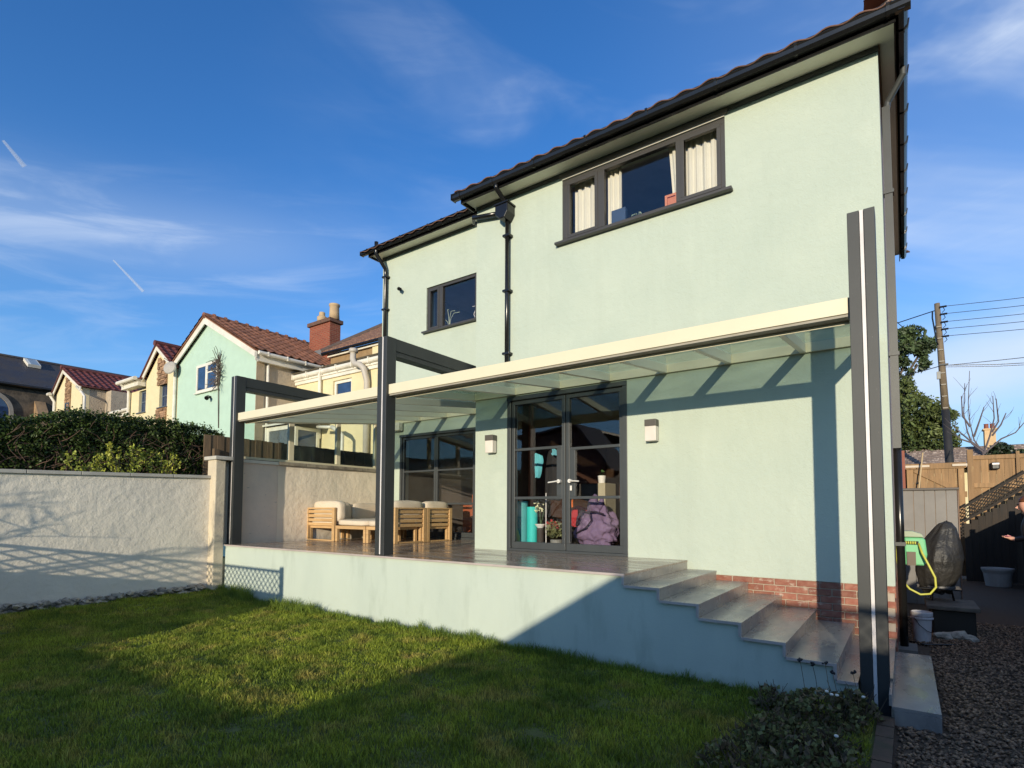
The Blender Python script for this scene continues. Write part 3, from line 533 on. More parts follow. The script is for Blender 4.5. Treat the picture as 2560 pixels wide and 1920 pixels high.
for i in range(1, 8):
    xa, xb = rx[i-1]-.005, rx[i]
    y0, y1 = (YE, -.004) if i < 7 else (-1.99, -.10)
    if i == 6: tiles(steps, xa, -.322, y0, y1, rz[i], .62, STEPT, step_me, 'tread', 5); tiles(steps, -.32, xb, YP1b, y1, rz[i], .62, STEPT, step_me, 'tread', 5)
    else: tiles(steps, xa, xb, y0, y1, rz[i], .62, STEPT, step_me, 'tread', 5)
    rr = NB(); bx(rr, rx[i-1]-.022, rx[i-1]-.002, y0+.01, y1-.002, rz[i]+.001, rz[i-1]-.021)
    nn_ = 3; ya = y0+.002
    for k in range(nn_): 
        bmr = box(rx[i-1]-.02, rx[i-1]-.004, y0+.002+(y1-y0-.004)*k/nn_+.0015, y0+.002+(y1-y0-.004)*(k+1)/nn_-.0015, rz[i]+.001, rz[i-1]-.021); obj('riser', bmr, STEPT, steps)
    rr.free()
    if i < 7: obj('step_core', box(rx[i-1]-.02, rx[i]-.02, y0+.27, -.003, -1.0, rz[i]-.022), MORTAR, steps); obj('nosing', box(xa, xb if i < 6 else -.322, YE-.012, YE-.001, rz[i]-.022, rz[i]+.001), NOSE, steps); obj('nosing', box(rx[i-1]-.024, rx[i-1]-.001, YE-.012, YE-.001, rz[i]+.001, rz[i-1]-.022), NOSE, steps)
obj('step_core', box(-.118, .163, -1.97, -.12, -1.0, -.802), MORTAR, steps)
obj('riser', box(-.10, .165, -2.0, -1.985, -.93, -.801), STEPT, steps); obj('riser', box(.151, .166, -1.984, -.1, -.93, -.801), STEPT, steps)
for i in range(6): pass
# ================================================================== pergola
perg = thing('glazed_pergola', 'pergola with dark grey posts, cream beams and a sloping glass roof', 'pergola', (-5, -1.7, 0))
YP0, YP1, ZT = -1.79, -1.62, 2.965
for x0, x1, zb in ((-9.705, -9.53, 0.001), (-5.835, -5.655, .001), (-.312, -.127, -.93)):
    p = NB(); w = x1-x0; g0, g1 = x0+w*.44, x0+w*.60
    prism(p, [(x0, YP0, zb), (g0, YP0, zb), (g0, YP0+.02, zb), (g1, YP0+.02, zb), (g1, YP0, zb), (x1, YP0, zb), (x1, YP1, zb), (x0, YP1, zb)], (0, 0, ZT-zb))
    po = obj('post', p, ANTHP, perg, bevel=.003); obj('light_strip', box(g0+.003, g1-.003, YP0+.006, YP0+.019, zb+.01, ZT-.001), LED, po)
for x0, x1, yb in ((-9.70, -9.535, YL-.004), (-5.83, -5.66, YL-.004)):
    sb = NB(); prism(sb, [(x0, YP1+.001, 2.72), (x1, YP1+.001, 2.72), (x1, YP1+.001, 2.755), (x1-.012, YP1+.001, 2.765), (x1-.012, YP1+.001, 2.785), (x1, YP1+.001, 2.795), (x1, YP1+.001, ZT-.001), (x0, YP1+.001, ZT-.001)], (0, yb-YP1, 0)); obj('side_beam', sb, ANTHP, perg, bevel=.002)
for x0, x1 in ((-9.525, -5.84), (-5.65, -.325)):
    b = NB(); prism(b, [(x0, -1.75, 2.172), (x0, -1.75, 2.302), (x0, -1.735, 2.302), (x0, -1.735, 2.29), (x0, -1.60, 2.29), (x0, -1.60, 2.172)], (x1-x0, 0, 0)); fb = obj('front_beam', b, WHITEAL, perg, bevel=.002)
    obj('beam_lip', box(x0, x1, -1.612, -1.60, 2.125, 2.171), WHITEAL, fb); obj('beam_underside_shade', box(x0, x1, -1.735, -1.62, 2.150, 2.1715), mat('underside_shade_grey', (.34, .31, .25), rough=.6), fb)  # grey strip along the beam bottom: underside shade put into the colour
    obj('bracket', box(x1+.001, x1+.012, -1.745, -1.62, 2.13, 2.30), ANTHP, fb)
def rz_(y): return 2.355+.12*y
xr = [-.10-.0+ -.77-.783*i for i in range(12)]
for x in xr:
    ye = YL-.05 if x < XM0-.05 else -.045
    if x < -9.5: continue
    r = NB(); prism(r, [(x-.028, -1.598, rz_(-1.598)), (x-.028, ye, rz_(ye)), (x-.028, ye, rz_(ye)+.105), (x-.028, -1.598, rz_(-1.598)+.105)], (.056, 0, 0)); obj('rafter', r, RAFT, perg, bevel=.003)
r = NB(); prism(r, [(-9.64, -1.598, rz_(-1.6)-.01), (-9.64, YL-.05, rz_(YL)-.01), (-9.64, YL-.05, rz_(YL)+.115), (-9.64, -1.598, rz_(-1.6)+.115)], (.07, 0, 0)); obj('rafter', r, RAFT, perg)
r = NB(); prism(r, [(-.245, -1.598, rz_(-1.6)), (-.245, -.045, rz_(0)), (-.245, -.045, rz_(0)+.105), (-.245, -1.598, rz_(-1.6)+.105)], (.05, 0, 0)); obj('rafter', r, RAFT, perg)
obj('ledger', box(XM0+.002, -.185, -.044, -.002, 2.352, 2.458), WHITEAL, perg); obj('ledger', box(-9.64, XM0-.002, YL-.046, YL-.002, 2.585, 2.70), WHITEAL, perg); obj('ledger', box(XM0-.046, XM0-.002, -.04, YL-.05, 2.35, 2.5), WHITEAL, perg)
obj('gutter_outlet', box(-9.48, -9.22, YL-.17, YL-.047, 2.40, 2.58), WHITEP, perg, bevel=.01)
ed = [-.205]+xr; ed[-1] = -9.6
for a, c in zip(ed, ed[1:]):
    a2, c2 = a-.004, c+.004
    if c2 < XM0 < a2:
        for u, v_, ye in ((XM0+.0, a2, -.02), (c2, XM0-.05, YL-.02)):
            obj('glass_panel', prism(NB(), [(u, -1.64, rz_(-1.64)+.107), (u, ye, rz_(ye)+.107), (u, ye, rz_(ye)+.115), (u, -1.64, rz_(-1.64)+.115)], (v_-u, 0, 0)), GLR, perg); continue
    ye = -.02 if a <= 0 and c > XM0 else YL-.02
    obj('glass_panel', prism(NB(), [(c2, -1.64, rz_(-1.64)+.107), (c2, ye, rz_(ye)+.107), (c2, ye, rz_(ye)+.115), (c2, -1.64, rz_(-1.64)+.115)], (a2-c2, 0, 0)), GLR, perg)
# ================================================================== walls of the garden
gw = thing('garden_wall', 'long pale rendered wall along the left of the lawn, capped with concrete copings', 'wall', (-9.9, -6, -.9))
def capz(y): return 1.079+.022*(y+4.79)
xo = -9.80
def wobwall(bm, x, y0, y1, zb, zt, th, step=.12, amp=.012):
    ys_ = np.linspace(y0, y1, max(2, int(round((y1-y0)/step))+1)); k = 14; grid = []
    for y in ys_:
        grid.append([bm.verts.new((x+amp*mnoise.noise(Vector((y*1.1, t_*2.2, x)))+amp*.5*mnoise.noise(Vector((y*4, t_*6, 1))), y, zb+(zt(y)-zb)*t_)) for t_ in [i/(k-1) for i in range(k)]])
    for a, c in zip(grid, grid[1:]):
        for i in range(k-1): bm.faces.new((a[i], c[i], c[i+1], a[i+1]))
    bx(bm, x-th, x-.03, y0, y1, zb, min(zt(y0), zt(y1))-.002); return bm
obj('wall', wobwall(NB(), xo, -12, -2.04, -.74, capz, .22), GARDW, gw, smooth=True)
y = -2.04
while y > -12:
    y2 = y-.62; c = NB(); prism(c, [(-9.765, y-.004, capz(y)+.001), (-9.765, y-.004, capz(y)+.052), (-10.06, y-.004, capz(y)+.052), (-10.06, y-.004, capz(y)+.001)], (0, -.612, -.0136)); obj('coping_stone', c, COPE, gw, bevel=.004); y = y2
# rubble footing
rb = NB()
for i in range(650):
    y = RNG.uniform(-7.5, -1.95); s = RNG.uniform(.02, .065)
    mtx = Matrix.Translation((xo+RNG.uniform(-.03, .10), y, -.80+RNG.uniform(-.03, .11)))@Matrix.Rotation(RNG.uniform(0, 6), 4, 'Z')@Matrix.Diagonal((s*1.5, s, s*.6, 1)); r = bmesh.ops.create_icosphere(rb, subdivisions=1, radius=1, matrix=mtx)
    for vv in r['verts']: vv.co += Vector(RNG.normal(0, s*.16, 3))
obj('footing_stones', rb, RUBBLE, gw, kind='stuff'); obj('footing', box(xo-.2, xo+.02, -12, -1.9, -1.0, -.74), RUBBLE, gw)
pier = thing('wall_pier', 'cream rendered square pier with a flat cap at the corner of the patio', 'pier', (-9.75, -1.95, -.9))
b = NB(); bx(b, -9.90, -9.615, -2.06, -1.885, -.95, 1.46); obj('shaft', b, PIERW, pier, bevel=.015); obj('shaft', box(-9.89, -9.72, -1.884, -1.70, .0, 1.46), PIERW, pier, bevel=.01); obj('cap', box(-9.98, -9.57, -2.09, -1.68, 1.461, 1.525), COPE, pier, bevel=.01)
pw = thing('patio_wall', 'rough rendered wall at the left side of the patio behind the sofa', 'wall', (-9.9, 0, 0))
obj('wall', wobwall(NB(), -9.795, -1.69, -.80, -.05, lambda y: 1.455, .2, .1, .004), mat('patio_wall_pale', (.82, .68, .55), (.74, .62, .51), rough=.9, bump=.002, bs=30, bump2=.006, bs2=8, stain=((.42, .38, .34), 7, (1, 1, 3), .66, .70)), pw, smooth=True)
obj('wall', wobwall(NB(), -9.80, -.795, YL-.002, -.05, lambda y: 1.46, .2, .08, .014), PATW, pw, smooth=True)
obj('coping', box(-9.99, -9.765, -1.675, -.80, 1.457, 1.515), WHITEP, pw, bevel=.006)
for y0, y1 in ((-.795, -.2), (-.195, .45), (.455, 1.15), (1.155, 1.91)): obj('coping_stone', box(-9.99, -9.755, y0, y1, 1.462, 1.53), mat('dirty_coping', (.34, .30, .23), (.16, .14, .11), rough=.9, ns=7), pw, bevel=.006)
scr = thing('glass_screen', 'row of clear glass panes in cream frames on top of the patio wall', 'glass screen', (-9.85, 0, 1.53))
obj('bottom_rail', box(-9.86, -9.80, -1.67, 1.90, 1.531, 1.572), WHITEAL, scr)
for y, w in ((-1.64, .05), (-.52, .11), (.585, .10), (1.62, .10)): obj('upright', box(-9.865, -9.795, y-w/2, y+w/2, 1.573, rz_(y)+.04), WHITEAL, scr, bevel=.003)
obj('top_rail', prism(NB(), [(-9.86, -1.67, rz_(-1.67)+.042), (-9.86, 1.9, rz_(1.9)+.042), (-9.86, 1.9, rz_(1.9)+.08), (-9.86, -1.67, rz_(-1.67)+.08)], (.06, 0, 0)), WHITEAL, scr)
for a, c in ((-1.61, -.58), (-.46, .53), (.64, 1.565)): obj('pane', prism(NB(), [(-9.835, a, 1.573), (-9.835, c, 1.573), (-9.835, c, rz_(c)+.04), (-9.835, a, rz_(a)+.04)], (.008, 0, 0)), GLS, scr)
bf = thing('board_fence', 'brown vertical board fence rising behind the patio wall and hedge end', 'fence', (-10.2, 0, .9))
y = -2.0; i = 0
while y < -.42:
    obj('board', box(-10.20, -10.182-(.012 if i % 2 else 0), y, y+.118, .9, 1.945+random.uniform(-.01, .01)), FENCEW, bf); y += .12; i += 1
obj('post', box(-10.17, -10.09, -1.86, -1.77, .95, 1.70), FENCEW, bf)
bf2 = thing('dark_fence', 'low near black stained fence seen through the glass screen', 'fence', (-10.3, 1, .9))
while y < 3.2:
    obj('board', box(-10.25, -10.23-(.012 if i % 2 else 0), y, y+.138, .9, 1.94+random.uniform(-.006, .006)), DARKB, bf2); y += .14; i += 1
# ================================================================== furniture
sg = 'teak sofa modules with cream cushions'
def rbox(x0, x1, y0, y1, z0, z1, amt=.035, seed=1, puff=.02):
    b = NB(); bmesh.ops.create_cube(b, size=1); bmesh.ops.subdivide_edges(b, edges=b.edges[:], cuts=6, use_grid_fill=True)
    for v in b.verts:
        p = v.co*2; q = Vector((max(-1, min(1, p.x)), p.y, p.z)); k = (1-abs(p.x)**4*.0)
        bul = Vector((p.x*(1-p.y**2)*(1-p.z**2), p.y*(1-p.x**2)*(1-p.z**2), p.z*(1-p.x**2)*(1-p.y**2)))*puff
        n = (abs(p.x)**8+abs(p.y)**8+abs(p.z)**8)**(1/8); p = p/n*1.0 if n > 0 else p
        v.co = Vector(((x0+x1)/2+p.x*(x1-x0)/2, (y0+y1)/2+p.y*(y1-y0)/2, (z0+z1)/2+p.z*(z1-z0)/2))+bul+Vector((mnoise.noise(p*2+Vector((seed, 0, 0))), mnoise.noise(p*2+Vector((0, seed, 0))), mnoise.noise(p*2+Vector((0, 0, seed)))))*.008
    return b
def slat_panel(t, a, c, axis, pos, zt=.65, lo=.29, n=4, feet=True):
    # frame posts at both ends and n horizontal slats; axis 'x' runs along x at y=pos
    def B(u0, u1, d0, d1, z0, z1): return box(u0, u1, pos+d0, pos+d1, z0, z1) if axis == 'x' else box(pos+d0, pos+d1, u0, u1, z0, z1)
    obj('leg', B(a, a+.075, 0, .05, 0.003, zt), TEAK, t, bevel=.004); obj('leg', B(c-.075, c, 0, .05, .003, zt), TEAK, t, bevel=.004)
    obj('top_rail', B(a+.076, c-.076, .0, .05, zt-.028, zt), TEAK, t, bevel=.003)
    obj('runner', B(a+.076, c-.076, .01, .04, .004, .028), TEAK, t)
    h = (zt-.03-lo)/n
    for i in range(n): obj('slat', B(a+.076, c-.076, .008, .03, lo+h*i+.006, lo+h*(i+1)-.020), TEAK, t, bevel=.003)
def seat(t, x0, x1, y0, y1, legs=True, zf=.305, cush=True, seed=1):
    for u, v in ((x0, y0), (x1-.06, y0), (x0, y1-.06), (x1-.06, y1-.06)):
        if legs: obj('leg', box(u, u+.06, v, v+.06, .003, zf-.061), TEAK, t, bevel=.004)
    f = NB(); bx(f, x0, x1, y0, y0+.03, zf-.06, zf); bx(f, x0, x1, y1-.03, y1, zf-.06, zf); bx(f, x0, x0+.03, y0+.03, y1-.03, zf-.06, zf); bx(f, x1-.03, x1, y0+.03, y1-.03, zf-.06, zf); obj('seat_frame', f, TEAK, t, bevel=.003)
    k = y0+.05
    while k < y1-.1: obj('slat', box(x0+.03, x1-.03, k, k+.06, zf-.03, zf-.004), TEAK, t); k += .085
    if cush: obj('seat_cushion', rbox(x0+.01, x1-.01, y0+.01, y1-.01, zf, zf+.11, seed=seed), CUSH, t, smooth=True)
s1 = thing('sofa_module', 'corner sofa module at the left whose slatted side faces the lawn', 'sofa', (-9.4, .3, 0), sg)
slat_panel(s1, -9.85, -8.94, 'x', -.13); seat(s1, -9.83, -8.96, -.075, .75, seed=3); obj('back_cushion', rbox(-9.72, -8.90, -.06, .14, .37, .775, seed=5), CUSH, s1, smooth=True)
s2 = thing('footstool', 'square cushioned teak footstool beside the left corner module', 'footstool', (-8.45, .2, 0), 'low teak footstools'); seat(s2, -8.89, -8.02, -.14, .66, seed=7)
s3 = thing('footstool', 'square cushioned teak footstool partly hidden by the middle post', 'footstool', (-7.6, .2, 0), 'low teak footstools'); seat(s3, -8.00, -7.50, -.14, .66, seed=9)
s4 = thing('sofa_module', 'sofa module with slatted back nearest the middle pergola post', 'sofa', (-7.6, .4, 0), sg)
slat_panel(s4, .0, .795, 'y', -7.44); seat(s4, -8.28, -7.45, .70, 1.5, seed=2, cush=False); obj('back_cushion', rbox(-7.66, -7.45, .03, .78, .39, .765, seed=11), CUSH, s4, smooth=True)
s5 = thing('sofa_module', 'sofa module with slatted back nearest the dark glazed doors', 'sofa', (-7.6, 1.2, 0), sg)
slat_panel(s5, .81, 1.52, 'y', -7.44); obj('back_cushion', rbox(-7.66, -7.45, .86, 1.49, .39, .765, seed=13), CUSH, s5, smooth=True); obj('seat_cushion', rbox(-8.27, -7.68, .86, 1.6, .306, .41, seed=14), CUSH, s5, smooth=True)
s6 = thing('sofa_module', 'sofa module against the patio wall with two leaning cream cushions', 'sofa', (-9.4, 1.2, 0), sg)
seat(s6, -9.75, -8.9, .78, 1.62, seed=15); obj('back_cushion', rbox(-9.76, -9.56, .18, .78, .38, .75, seed=17), CUSH, s6, smooth=True); obj('back_cushion', rbox(-9.76, -9.55, .82, 1.6, .38, .74, seed=19), CUSH, s6, smooth=True); obj('back_cushion', rbox(-9.5, -8.7, 1.42, 1.6, .39, .70, seed=21), CUSH, s6, smooth=True)
s7 = thing('sofa_module', 'cushioned sofa module set back near the dark glazed doors', 'sofa', (-8.3, 1.2, 0), sg); seat(s7, -8.85, -8.3, .8, 1.62, seed=23)
# things inside the glazed double doors
def cyl(x, y, z0, z1, r, seg=24): return tube(NB(), [(x, y, z0), (x, y, z1)], r, seg)
TEAL = flat('teal_foam', (.09, .36, .38), .8); AQUA = flat('aqua_foam', (.03, .56, .52), .7)
tag(obj('yoga_mat', cyl(-4.91, .37, .005, .75, .095), TEAL, loc=(-4.91, .37, 0)), 'dusky teal rolled mat standing upright inside the doors', 'yoga mat', 'rolled mats inside the doors')
tag(obj('yoga_mat', cyl(-4.735, .40, .005, .66, .085), AQUA, loc=(-4.73, .4, 0)), 'bright aqua rolled mat standing upright inside the doors', 'yoga mat', 'rolled mats inside the doors')
STRAW = flat('straw', (.60, .46, .22), .9)
bm_ = thing('broom', 'straw hand broom with a thin pale handle beside the teal mat', 'broom', (-4.93, .24, 0)); obj('handle', tube(NB(), [(-4.93, .24, .28), (-5.03, .23, .87)], .006, 6), STRAW, bm_)
b = NB(); tube(b, [(-4.93, .24, .30), (-4.93, .24, .2), (-4.935, .24, .01)], [.03, .06, .075], 12); obj('bristles', b, STRAW, bm_)
ps = thing('plant_stand', 'dark woven pedestal stand under the white orchid pot', 'plant stand', (-4.56, .36, 0)); obj('column', cyl(-4.56, .36, .004, .335, .055), flat('dark_weave', (.05, .04, .035), .8), ps)
op = thing('orchid', 'pale flowering orchid in a small white pot on the stand', 'potted plant', (-4.56, .36, .336)); obj('pot', lathe(NB(), [(.045, .0), (.085, .05), (.088, .06), (.07, .06)], (-4.56, .36, .337)), flat('white_glaze', (.8, .78, .74), .3), op)
b = NB(); tube(b, [(-4.56, .36, .39), (-4.57, .36, .6), (-4.62, .35, .76)], .005, 5); tube(b, [(-4.55, .36, .39), (-4.50, .36, .58), (-4.44, .35, .66)], .004, 5); obj('stem', b, LEAFP, op)
obj('flowers', leaves(40, (-4.58, .35, .66), (.10, .03, .11), .032, 5, elong=1.1), flat('orchid_petal', (.72, .70, .45), .6), op, kind='stuff')
fp = thing('red_flower_pot', 'red flowering plant in a grey pot inside the doors', 'potted plant', (-4.275, .36, 0)); obj('pot', lathe(NB(), [(.075, .004), (.095, .16), (.085, .17)], (-4.275, .36, 0)), flat('zinc', (.24, .24, .22), .5), fp)
obj('leaves', leaves(110, (-4.31, .36, .32), (.17, .08, .13), .035, 8, elong=3), mat('pot_leaf_dull', (.16, .17, .07), rough=.6, island=True, rnd=.4), fp, kind='stuff'); obj('flowers', leaves(45, (-4.33, .35, .38), (.16, .06, .10), .036, 9, elong=1.3), flat('red_petal', (.45, .05, .05), .6), fp, kind='stuff')
b = NB(); tube(b, [(-4.44, .33, .01), (-4.44, .33, .87)], .008, 6); tag(obj('white_pole', b, flat('white_cane', (.75, .72, .68), .4), loc=(-4.44, .33, 0)), 'thin white cane leaning inside the left door leaf', 'cane')
# crumpled purple bag
pb = NB(); bmesh.ops.create_icosphere(pb, subdivisions=5, radius=1)
for v in pb.verts:
    d = v.co.copy(); r = 1+.22*abs(mnoise.noise(d*1.9+Vector((3, 0, 1))))*2-.16+.10*(1-abs(mnoise.noise(d*3.6)))**3*1.2-.05*abs(mnoise.noise(d*7))*2
    z = d.z; wdt = 1-.50*max(0, z)**1.3+.08*max(0, -z)
    v.co = Vector((-3.70+d.x*r*.33*wdt-.03*max(0, z), .60+d.y*r*.26*wdt, .36+z*.345*(1 if z < .2 else 1+.0)*r))
    if v.co.z < .012: v.co.z = .012
PURP = mat('purple_cloth', (.20, .135, .235), (.16, .11, .20), rough=.8, ns=5, bump2=.03, bs2=9)
bag = thing('beanbag', 'crumpled purple cloth beanbag with dark straps inside the doors', 'beanbag', (-3.7, .6, 0)); obj('cover', pb, PURP, bag, smooth=True)
b = NB(); tube(b, [(-3.74, .58, .62), (-3.76, .56, .74), (-3.71, .55, .84)], [.10, .075, .03], 10); tube(b, [(-3.68, .56, .64), (-3.62, .55, .72), (-3.60, .53, .80)], [.07, .05, .02], 8); obj('gathered_top', b, PURP, bag, smooth=True)
b = NB(); tube(b, [(-3.86, .40, .60), (-3.75, .34, .58), (-3.62, .33, .59), (-3.50, .38, .55)], .014, 6); tube(b, [(-3.72, .35, .60), (-3.66, .30, .46), (-3.74, .29, .36), (-3.93, .34, .27)], .011, 6); tube(b, [(-3.86, .40, .60), (-3.92, .38, .50), (-3.96, .42, .38)], .02, 6); obj('strap', b, flat('dark_strap', (.03, .02, .04), .8), bag, smooth=True)
def cloth(name, lab, c, w, h, col, seed, cat='coat', dep=.06, cut=0):
    b = NB(); nx_, nz_ = 14, 12; g = []
    for j in range(nz_+1):
        row = []
        for i in range(nx_+1):
            u, v = i/nx_*2-1, j/nz_; ww = w/2*(.55+.45*math.sin(v*1.9+.2))*(1-cut*v); row.append(b.verts.new((c[0]+u*ww+.02*mnoise.noise(Vector((v*3, seed, 0))), c[1]-dep*(1-u*u)+.03*mnoise.noise(Vector((u*3, v*1.5, seed))), c[2]+h*(.5-v)-.05*abs(u)*(1-v)+.04*mnoise.noise(Vector((u*2, seed, 9)))*v)))
        g.append(row)
    for a, d in zip(g, g[1:]):
        for i in range(nx_): b.faces.new((a[i], a[i+1], d[i+1], d[i]))
    tag(obj(name, b, flat(name+'_cloth'+str(seed), col, .85), smooth=True, loc=c), lab, cat)
cloth('scarf', 'pale turquoise garment hanging inside the left door leaf', (-5.02, 1.0, 1.36), .30, .42, (.12, .50, .60), 4, 'scarf', cut=.7)
cloth('coat', 'long charcoal coat hanging beside the turquoise garment', (-4.78, 1.1, 1.20), .32, .85, (.018, .018, .02), 7)
cloth('dark_coat', 'short black coat hanging at the right of the charcoal coat', (-4.60, 1.3, 1.25), .30, .7, (.012, .014, .018), 9)
cloth('cap', 'small light blue cap hooked above the coats', (-4.66, .95, 1.58), .10, .14, (.16, .50, .62), 2, 'cap')
cloth('red_bag', 'red cloth bag low inside between the two door leaves', (-4.22, 1.0, .52), .42, .34, (.42, .02, .03), 12, 'bag')
cloth('orange_bag', 'bright orange bag above the red one inside the doors', (-4.26, 1.02, .72), .46, .18, (.75, .16, .02), 15, 'bag'); cloth('blue_bag', 'navy blue bag hanging beside the red one inside the doors', (-4.46, 1.05, .55), .16, .4, (.012, .05, .20), 18, 'bag')
tag(obj('timber_post', box(-5.21, -5.15, 1.0, 1.06, .0, 2.4), flat('copper_wood', (.42, .12, .06), .5), loc=(-5.2, 1, 0)), 'narrow reddish post standing inside the left door', 'post')
sbd = thing('sideboard', 'pale wooden cabinet inside the right door leaf', 'cabinet', (-4.1, 1.9, 0)); obj('carcass', box(-4.66, -4.15, 1.5, 1.9, .0, 1.06), flat('dark_cab', (.04, .035, .03)), sbd); obj('side_panel', box(-4.149, -4.02, 1.5, 1.9, .0, 1.065), flat('pale_ply', (.42, .38, .27)), sbd)
wp = thing('small_white_pot', 'small white pot with a cactus on the cabinet inside the right door', 'potted plant', (-4.1, 1.6, 1.066)); obj('pot', lathe(NB(), [(.055, .0), (.07, .12), (.06, .125)], (-4.12, 1.58, 1.067)), flat('white_glaze', (.8, .78, .74), .3), wp); obj('leaves', leaves(20, (-4.12, 1.58, 1.23), (.05, .03, .06), .03, 19), LEAFP, wp)
# things inside the set back doors
tb = thing('dining_table', 'dark dining table inside the set back glazed doors', 'table', (-7.6, 3, 0)); obj('tabletop', box(-8.6, -7.3, 2.6, 3.5, .72, .75), flat('dark_oak', (.05, .03, .02), .4), tb)
for x in (-8.5, -7.4):
    for y in (2.7, 3.4): obj('leg', box(x-.03, x+.03, y-.03, y+.03, .0, .719), flat('dark_oak', (.05, .03, .02), .4), tb)
ch = thing('orange_chair', 'bright orange chair seen through the set back glazed doors', 'chair', (-7.35, 2.4, 0)); OR = flat('orange_paint', (.55, .13, .04), .5); obj('backrest', box(-7.55, -7.12, 2.32, 2.36, .48, .95), OR, ch, bevel=.02); obj('seat', box(-7.55, -7.12, 2.36, 2.75, .44, .47), OR, ch)
for x in (-7.53, -7.16):
    for y in (2.38, 2.7): obj('leg', box(x-.02, x+.02, y, y+.03, .0, .439), OR, ch)
tag(obj('red_drawer_chest', box(-7.95, -7.62, 2.5, 2.9, .0, .72), flat('red_wood', (.33, .08, .03), .5), loc=(-7.8, 2.6, 0), bevel=.005), 'reddish chest behind the sofa inside the set back doors', 'chest')
# ================================================================== neighbours on the left
def tilefield(par, origin, du, dv, nu, nv, w, l, m, joined=True, amp=.03, name='roof_tiles'):
    """pantiles on a slope: origin at the eave, du along the eave, dv up the slope (unit vectors)"""
    o = Vector(origin); du = Vector(du); dv = Vector(dv); n = du.cross(dv).normalized(); n = n if n.z > 0 else -n
    if joined:
        b = NB()
        for j in range(nv):
            rows = []
            for e, dz in ((0, .035), (l*1.05, .0)):
                rows.append([b.verts.new(o+du*(i*w/5)+dv*(j*l+e)+n*(dz+amp*math.sin(i/5*6.283))) for i in range(nu*5+1)])
            low = [b.verts.new(v.co-n*.03) for v in rows[0]]
            for i in range(nu*5): b.faces.new((rows[0][i], rows[0][i+1], rows[1][i+1], rows[1][i])); b.faces.new((low[i], low[i+1], rows[0][i+1], rows[0][i]))
        return obj(name, b, m, par, kind='stuff')
    me = pantile_mesh('roof_tile', w, l*1.1, m, amp); rot = Matrix((du, dv, n)).transposed().to_euler()
    for j in range(nv):
        for i in range(nu): place('roof_tile', me, m, par, o+du*((i+.5)*w)+dv*(j*l)+n*.03, rot)
def board(par, p, q, w, h, m=WHITEP, name='barge_board', upv=(0, 0, 1)): return obj(name, beam(NB(), p, q, w, h, upv), m, par)
# mint gabled house
mh = thing('mint_house', 'pale mint green gabled house with brown pantiled roof and white bargeboards', 'house', (-20.2, 3, -1))
X0, X1, XA, ZE0, ZE1, ZA, YF = -23.05, -17.42, -20.75, 6.25, 5.78, 7.52, 3.0
b = NB(); prism(b, [(X0, YF, -1), (X1, YF, -1), (X1, YF, ZE1), (XA, YF, ZA), (X0, YF, ZE0)], (0, .3, 0)); wg = obj('wall', b, MINTN, mh)
obj('wall', box(X1-.3, X1-.004, YF+.301, 9.5, -1, ZE1), ROUGHC, mh, label='rough beige side wall'); obj('wall', box(X0+.004, X0+.3, YF+.301, 9.5, -1, ZE0), ROUGHC, mh)
cp = NB(); tube(cp, [(X1+.06, 3.45, 5.72), (X1+.06, 3.38, 5.5), (X1+.06, 3.38, -.9)], .045, 8); obj('downpipe', cp, WHITEP, mh)
obj('buttress', box(X1, X1+.02, 3.0, 3.28, -1, 5.68), mat('tan_roughcast', (.42, .33, .22), bump=.01, bs=16), mh)
for xe, ze in ((X0-.22, ZE0-.10), (X1+.22, ZE1-.10)):
    sgn = 1 if xe > XA else -1; d = (Vector((XA, 0, ZA+.02))-Vector((xe, 0, ze))); 
    board(mh, (xe, YF-.12, ze), (XA, YF-.12, ZA+.03), .05, .24, upv=(0, 1, 0)) if False else obj('barge_board', prism(NB(), [(xe, YF-.15, ze-.08), (xe, YF-.15, ze+.14), (XA, YF-.15, ZA+.16), (XA, YF-.15, ZA-.10)], (0, .04, 0)), WHITEP, mh)
    obj('roof', prism(NB(), [(xe, YF-.2, ze+.141), (xe, YF-.2, ze+.18), (XA, YF-.2, ZA+.20), (XA, YF-.2, ZA+.161)], (0, 9, 0)), PANTN, mh)
dv = Vector((XA-X1-.22, 0, ZA+.20-(ZE1-.10+.18))); ln = dv.length; dv.normalize()
tilefield(mh, (X1+.24, YF-.22, ZE1+.10), (0, 1, 0), dv, 22, 11, .32, ln/11, PANTN, joined=False, amp=.03)
dv2 = Vector((XA-X0+.22, 0, ZA+.20-(ZE0-.10+.18))); l2_ = dv2.length; dv2.normalize(); tilefield(mh, (X0-.24, YF-.22, ZE0+.10), (0, 1, 0), dv2, 22, 8, .32, l2_/8, PANTN)
for i in range(17):
    y = YF-.2+i*.42; r = NB(); tube(r, [(XA, y, ZA+.21), (XA, y+.36, ZA+.21)], .11, 8); obj('ridge_tile', r, PANTN, mh)
    r = NB(); tube(r, [(XA, y+.36, ZA+.22), (XA, y+.42, ZA+.23)], .14, 8); obj('ridge_tile', r, PANTN, mh)
wsx = tube(NB(), [(X1+.30, YF-.1, 5.77), (X1+.30, 5.75, 5.77)], .065, 10); obj('gutter', wsx, WHITEP, mh); obj('fascia', box(X1+.16, X1+.19, YF-.15, 5.8, 5.52, 5.80), WHITEP, mh); obj('soffit', box(X1, X1+.16, YF, 5.8, 5.53, 5.56), WHITEP, mh)
for y in (3.2, 3.9, 4.6, 5.3): obj('gutter_bracket', box(X1+.22, X1+.37, y, y+.04, 5.70, 5.84), WHITEP, mh)
mw = window(mh, FY(YF), -21.50, -19.92, 4.93, 5.98, [(-21.38, -20.80), (-20.64, -20.04)], WHITEP, DGLASS, .10, -.035, .03, sillm=WHITEP, sash=(), hbar=((1, 5.62),))
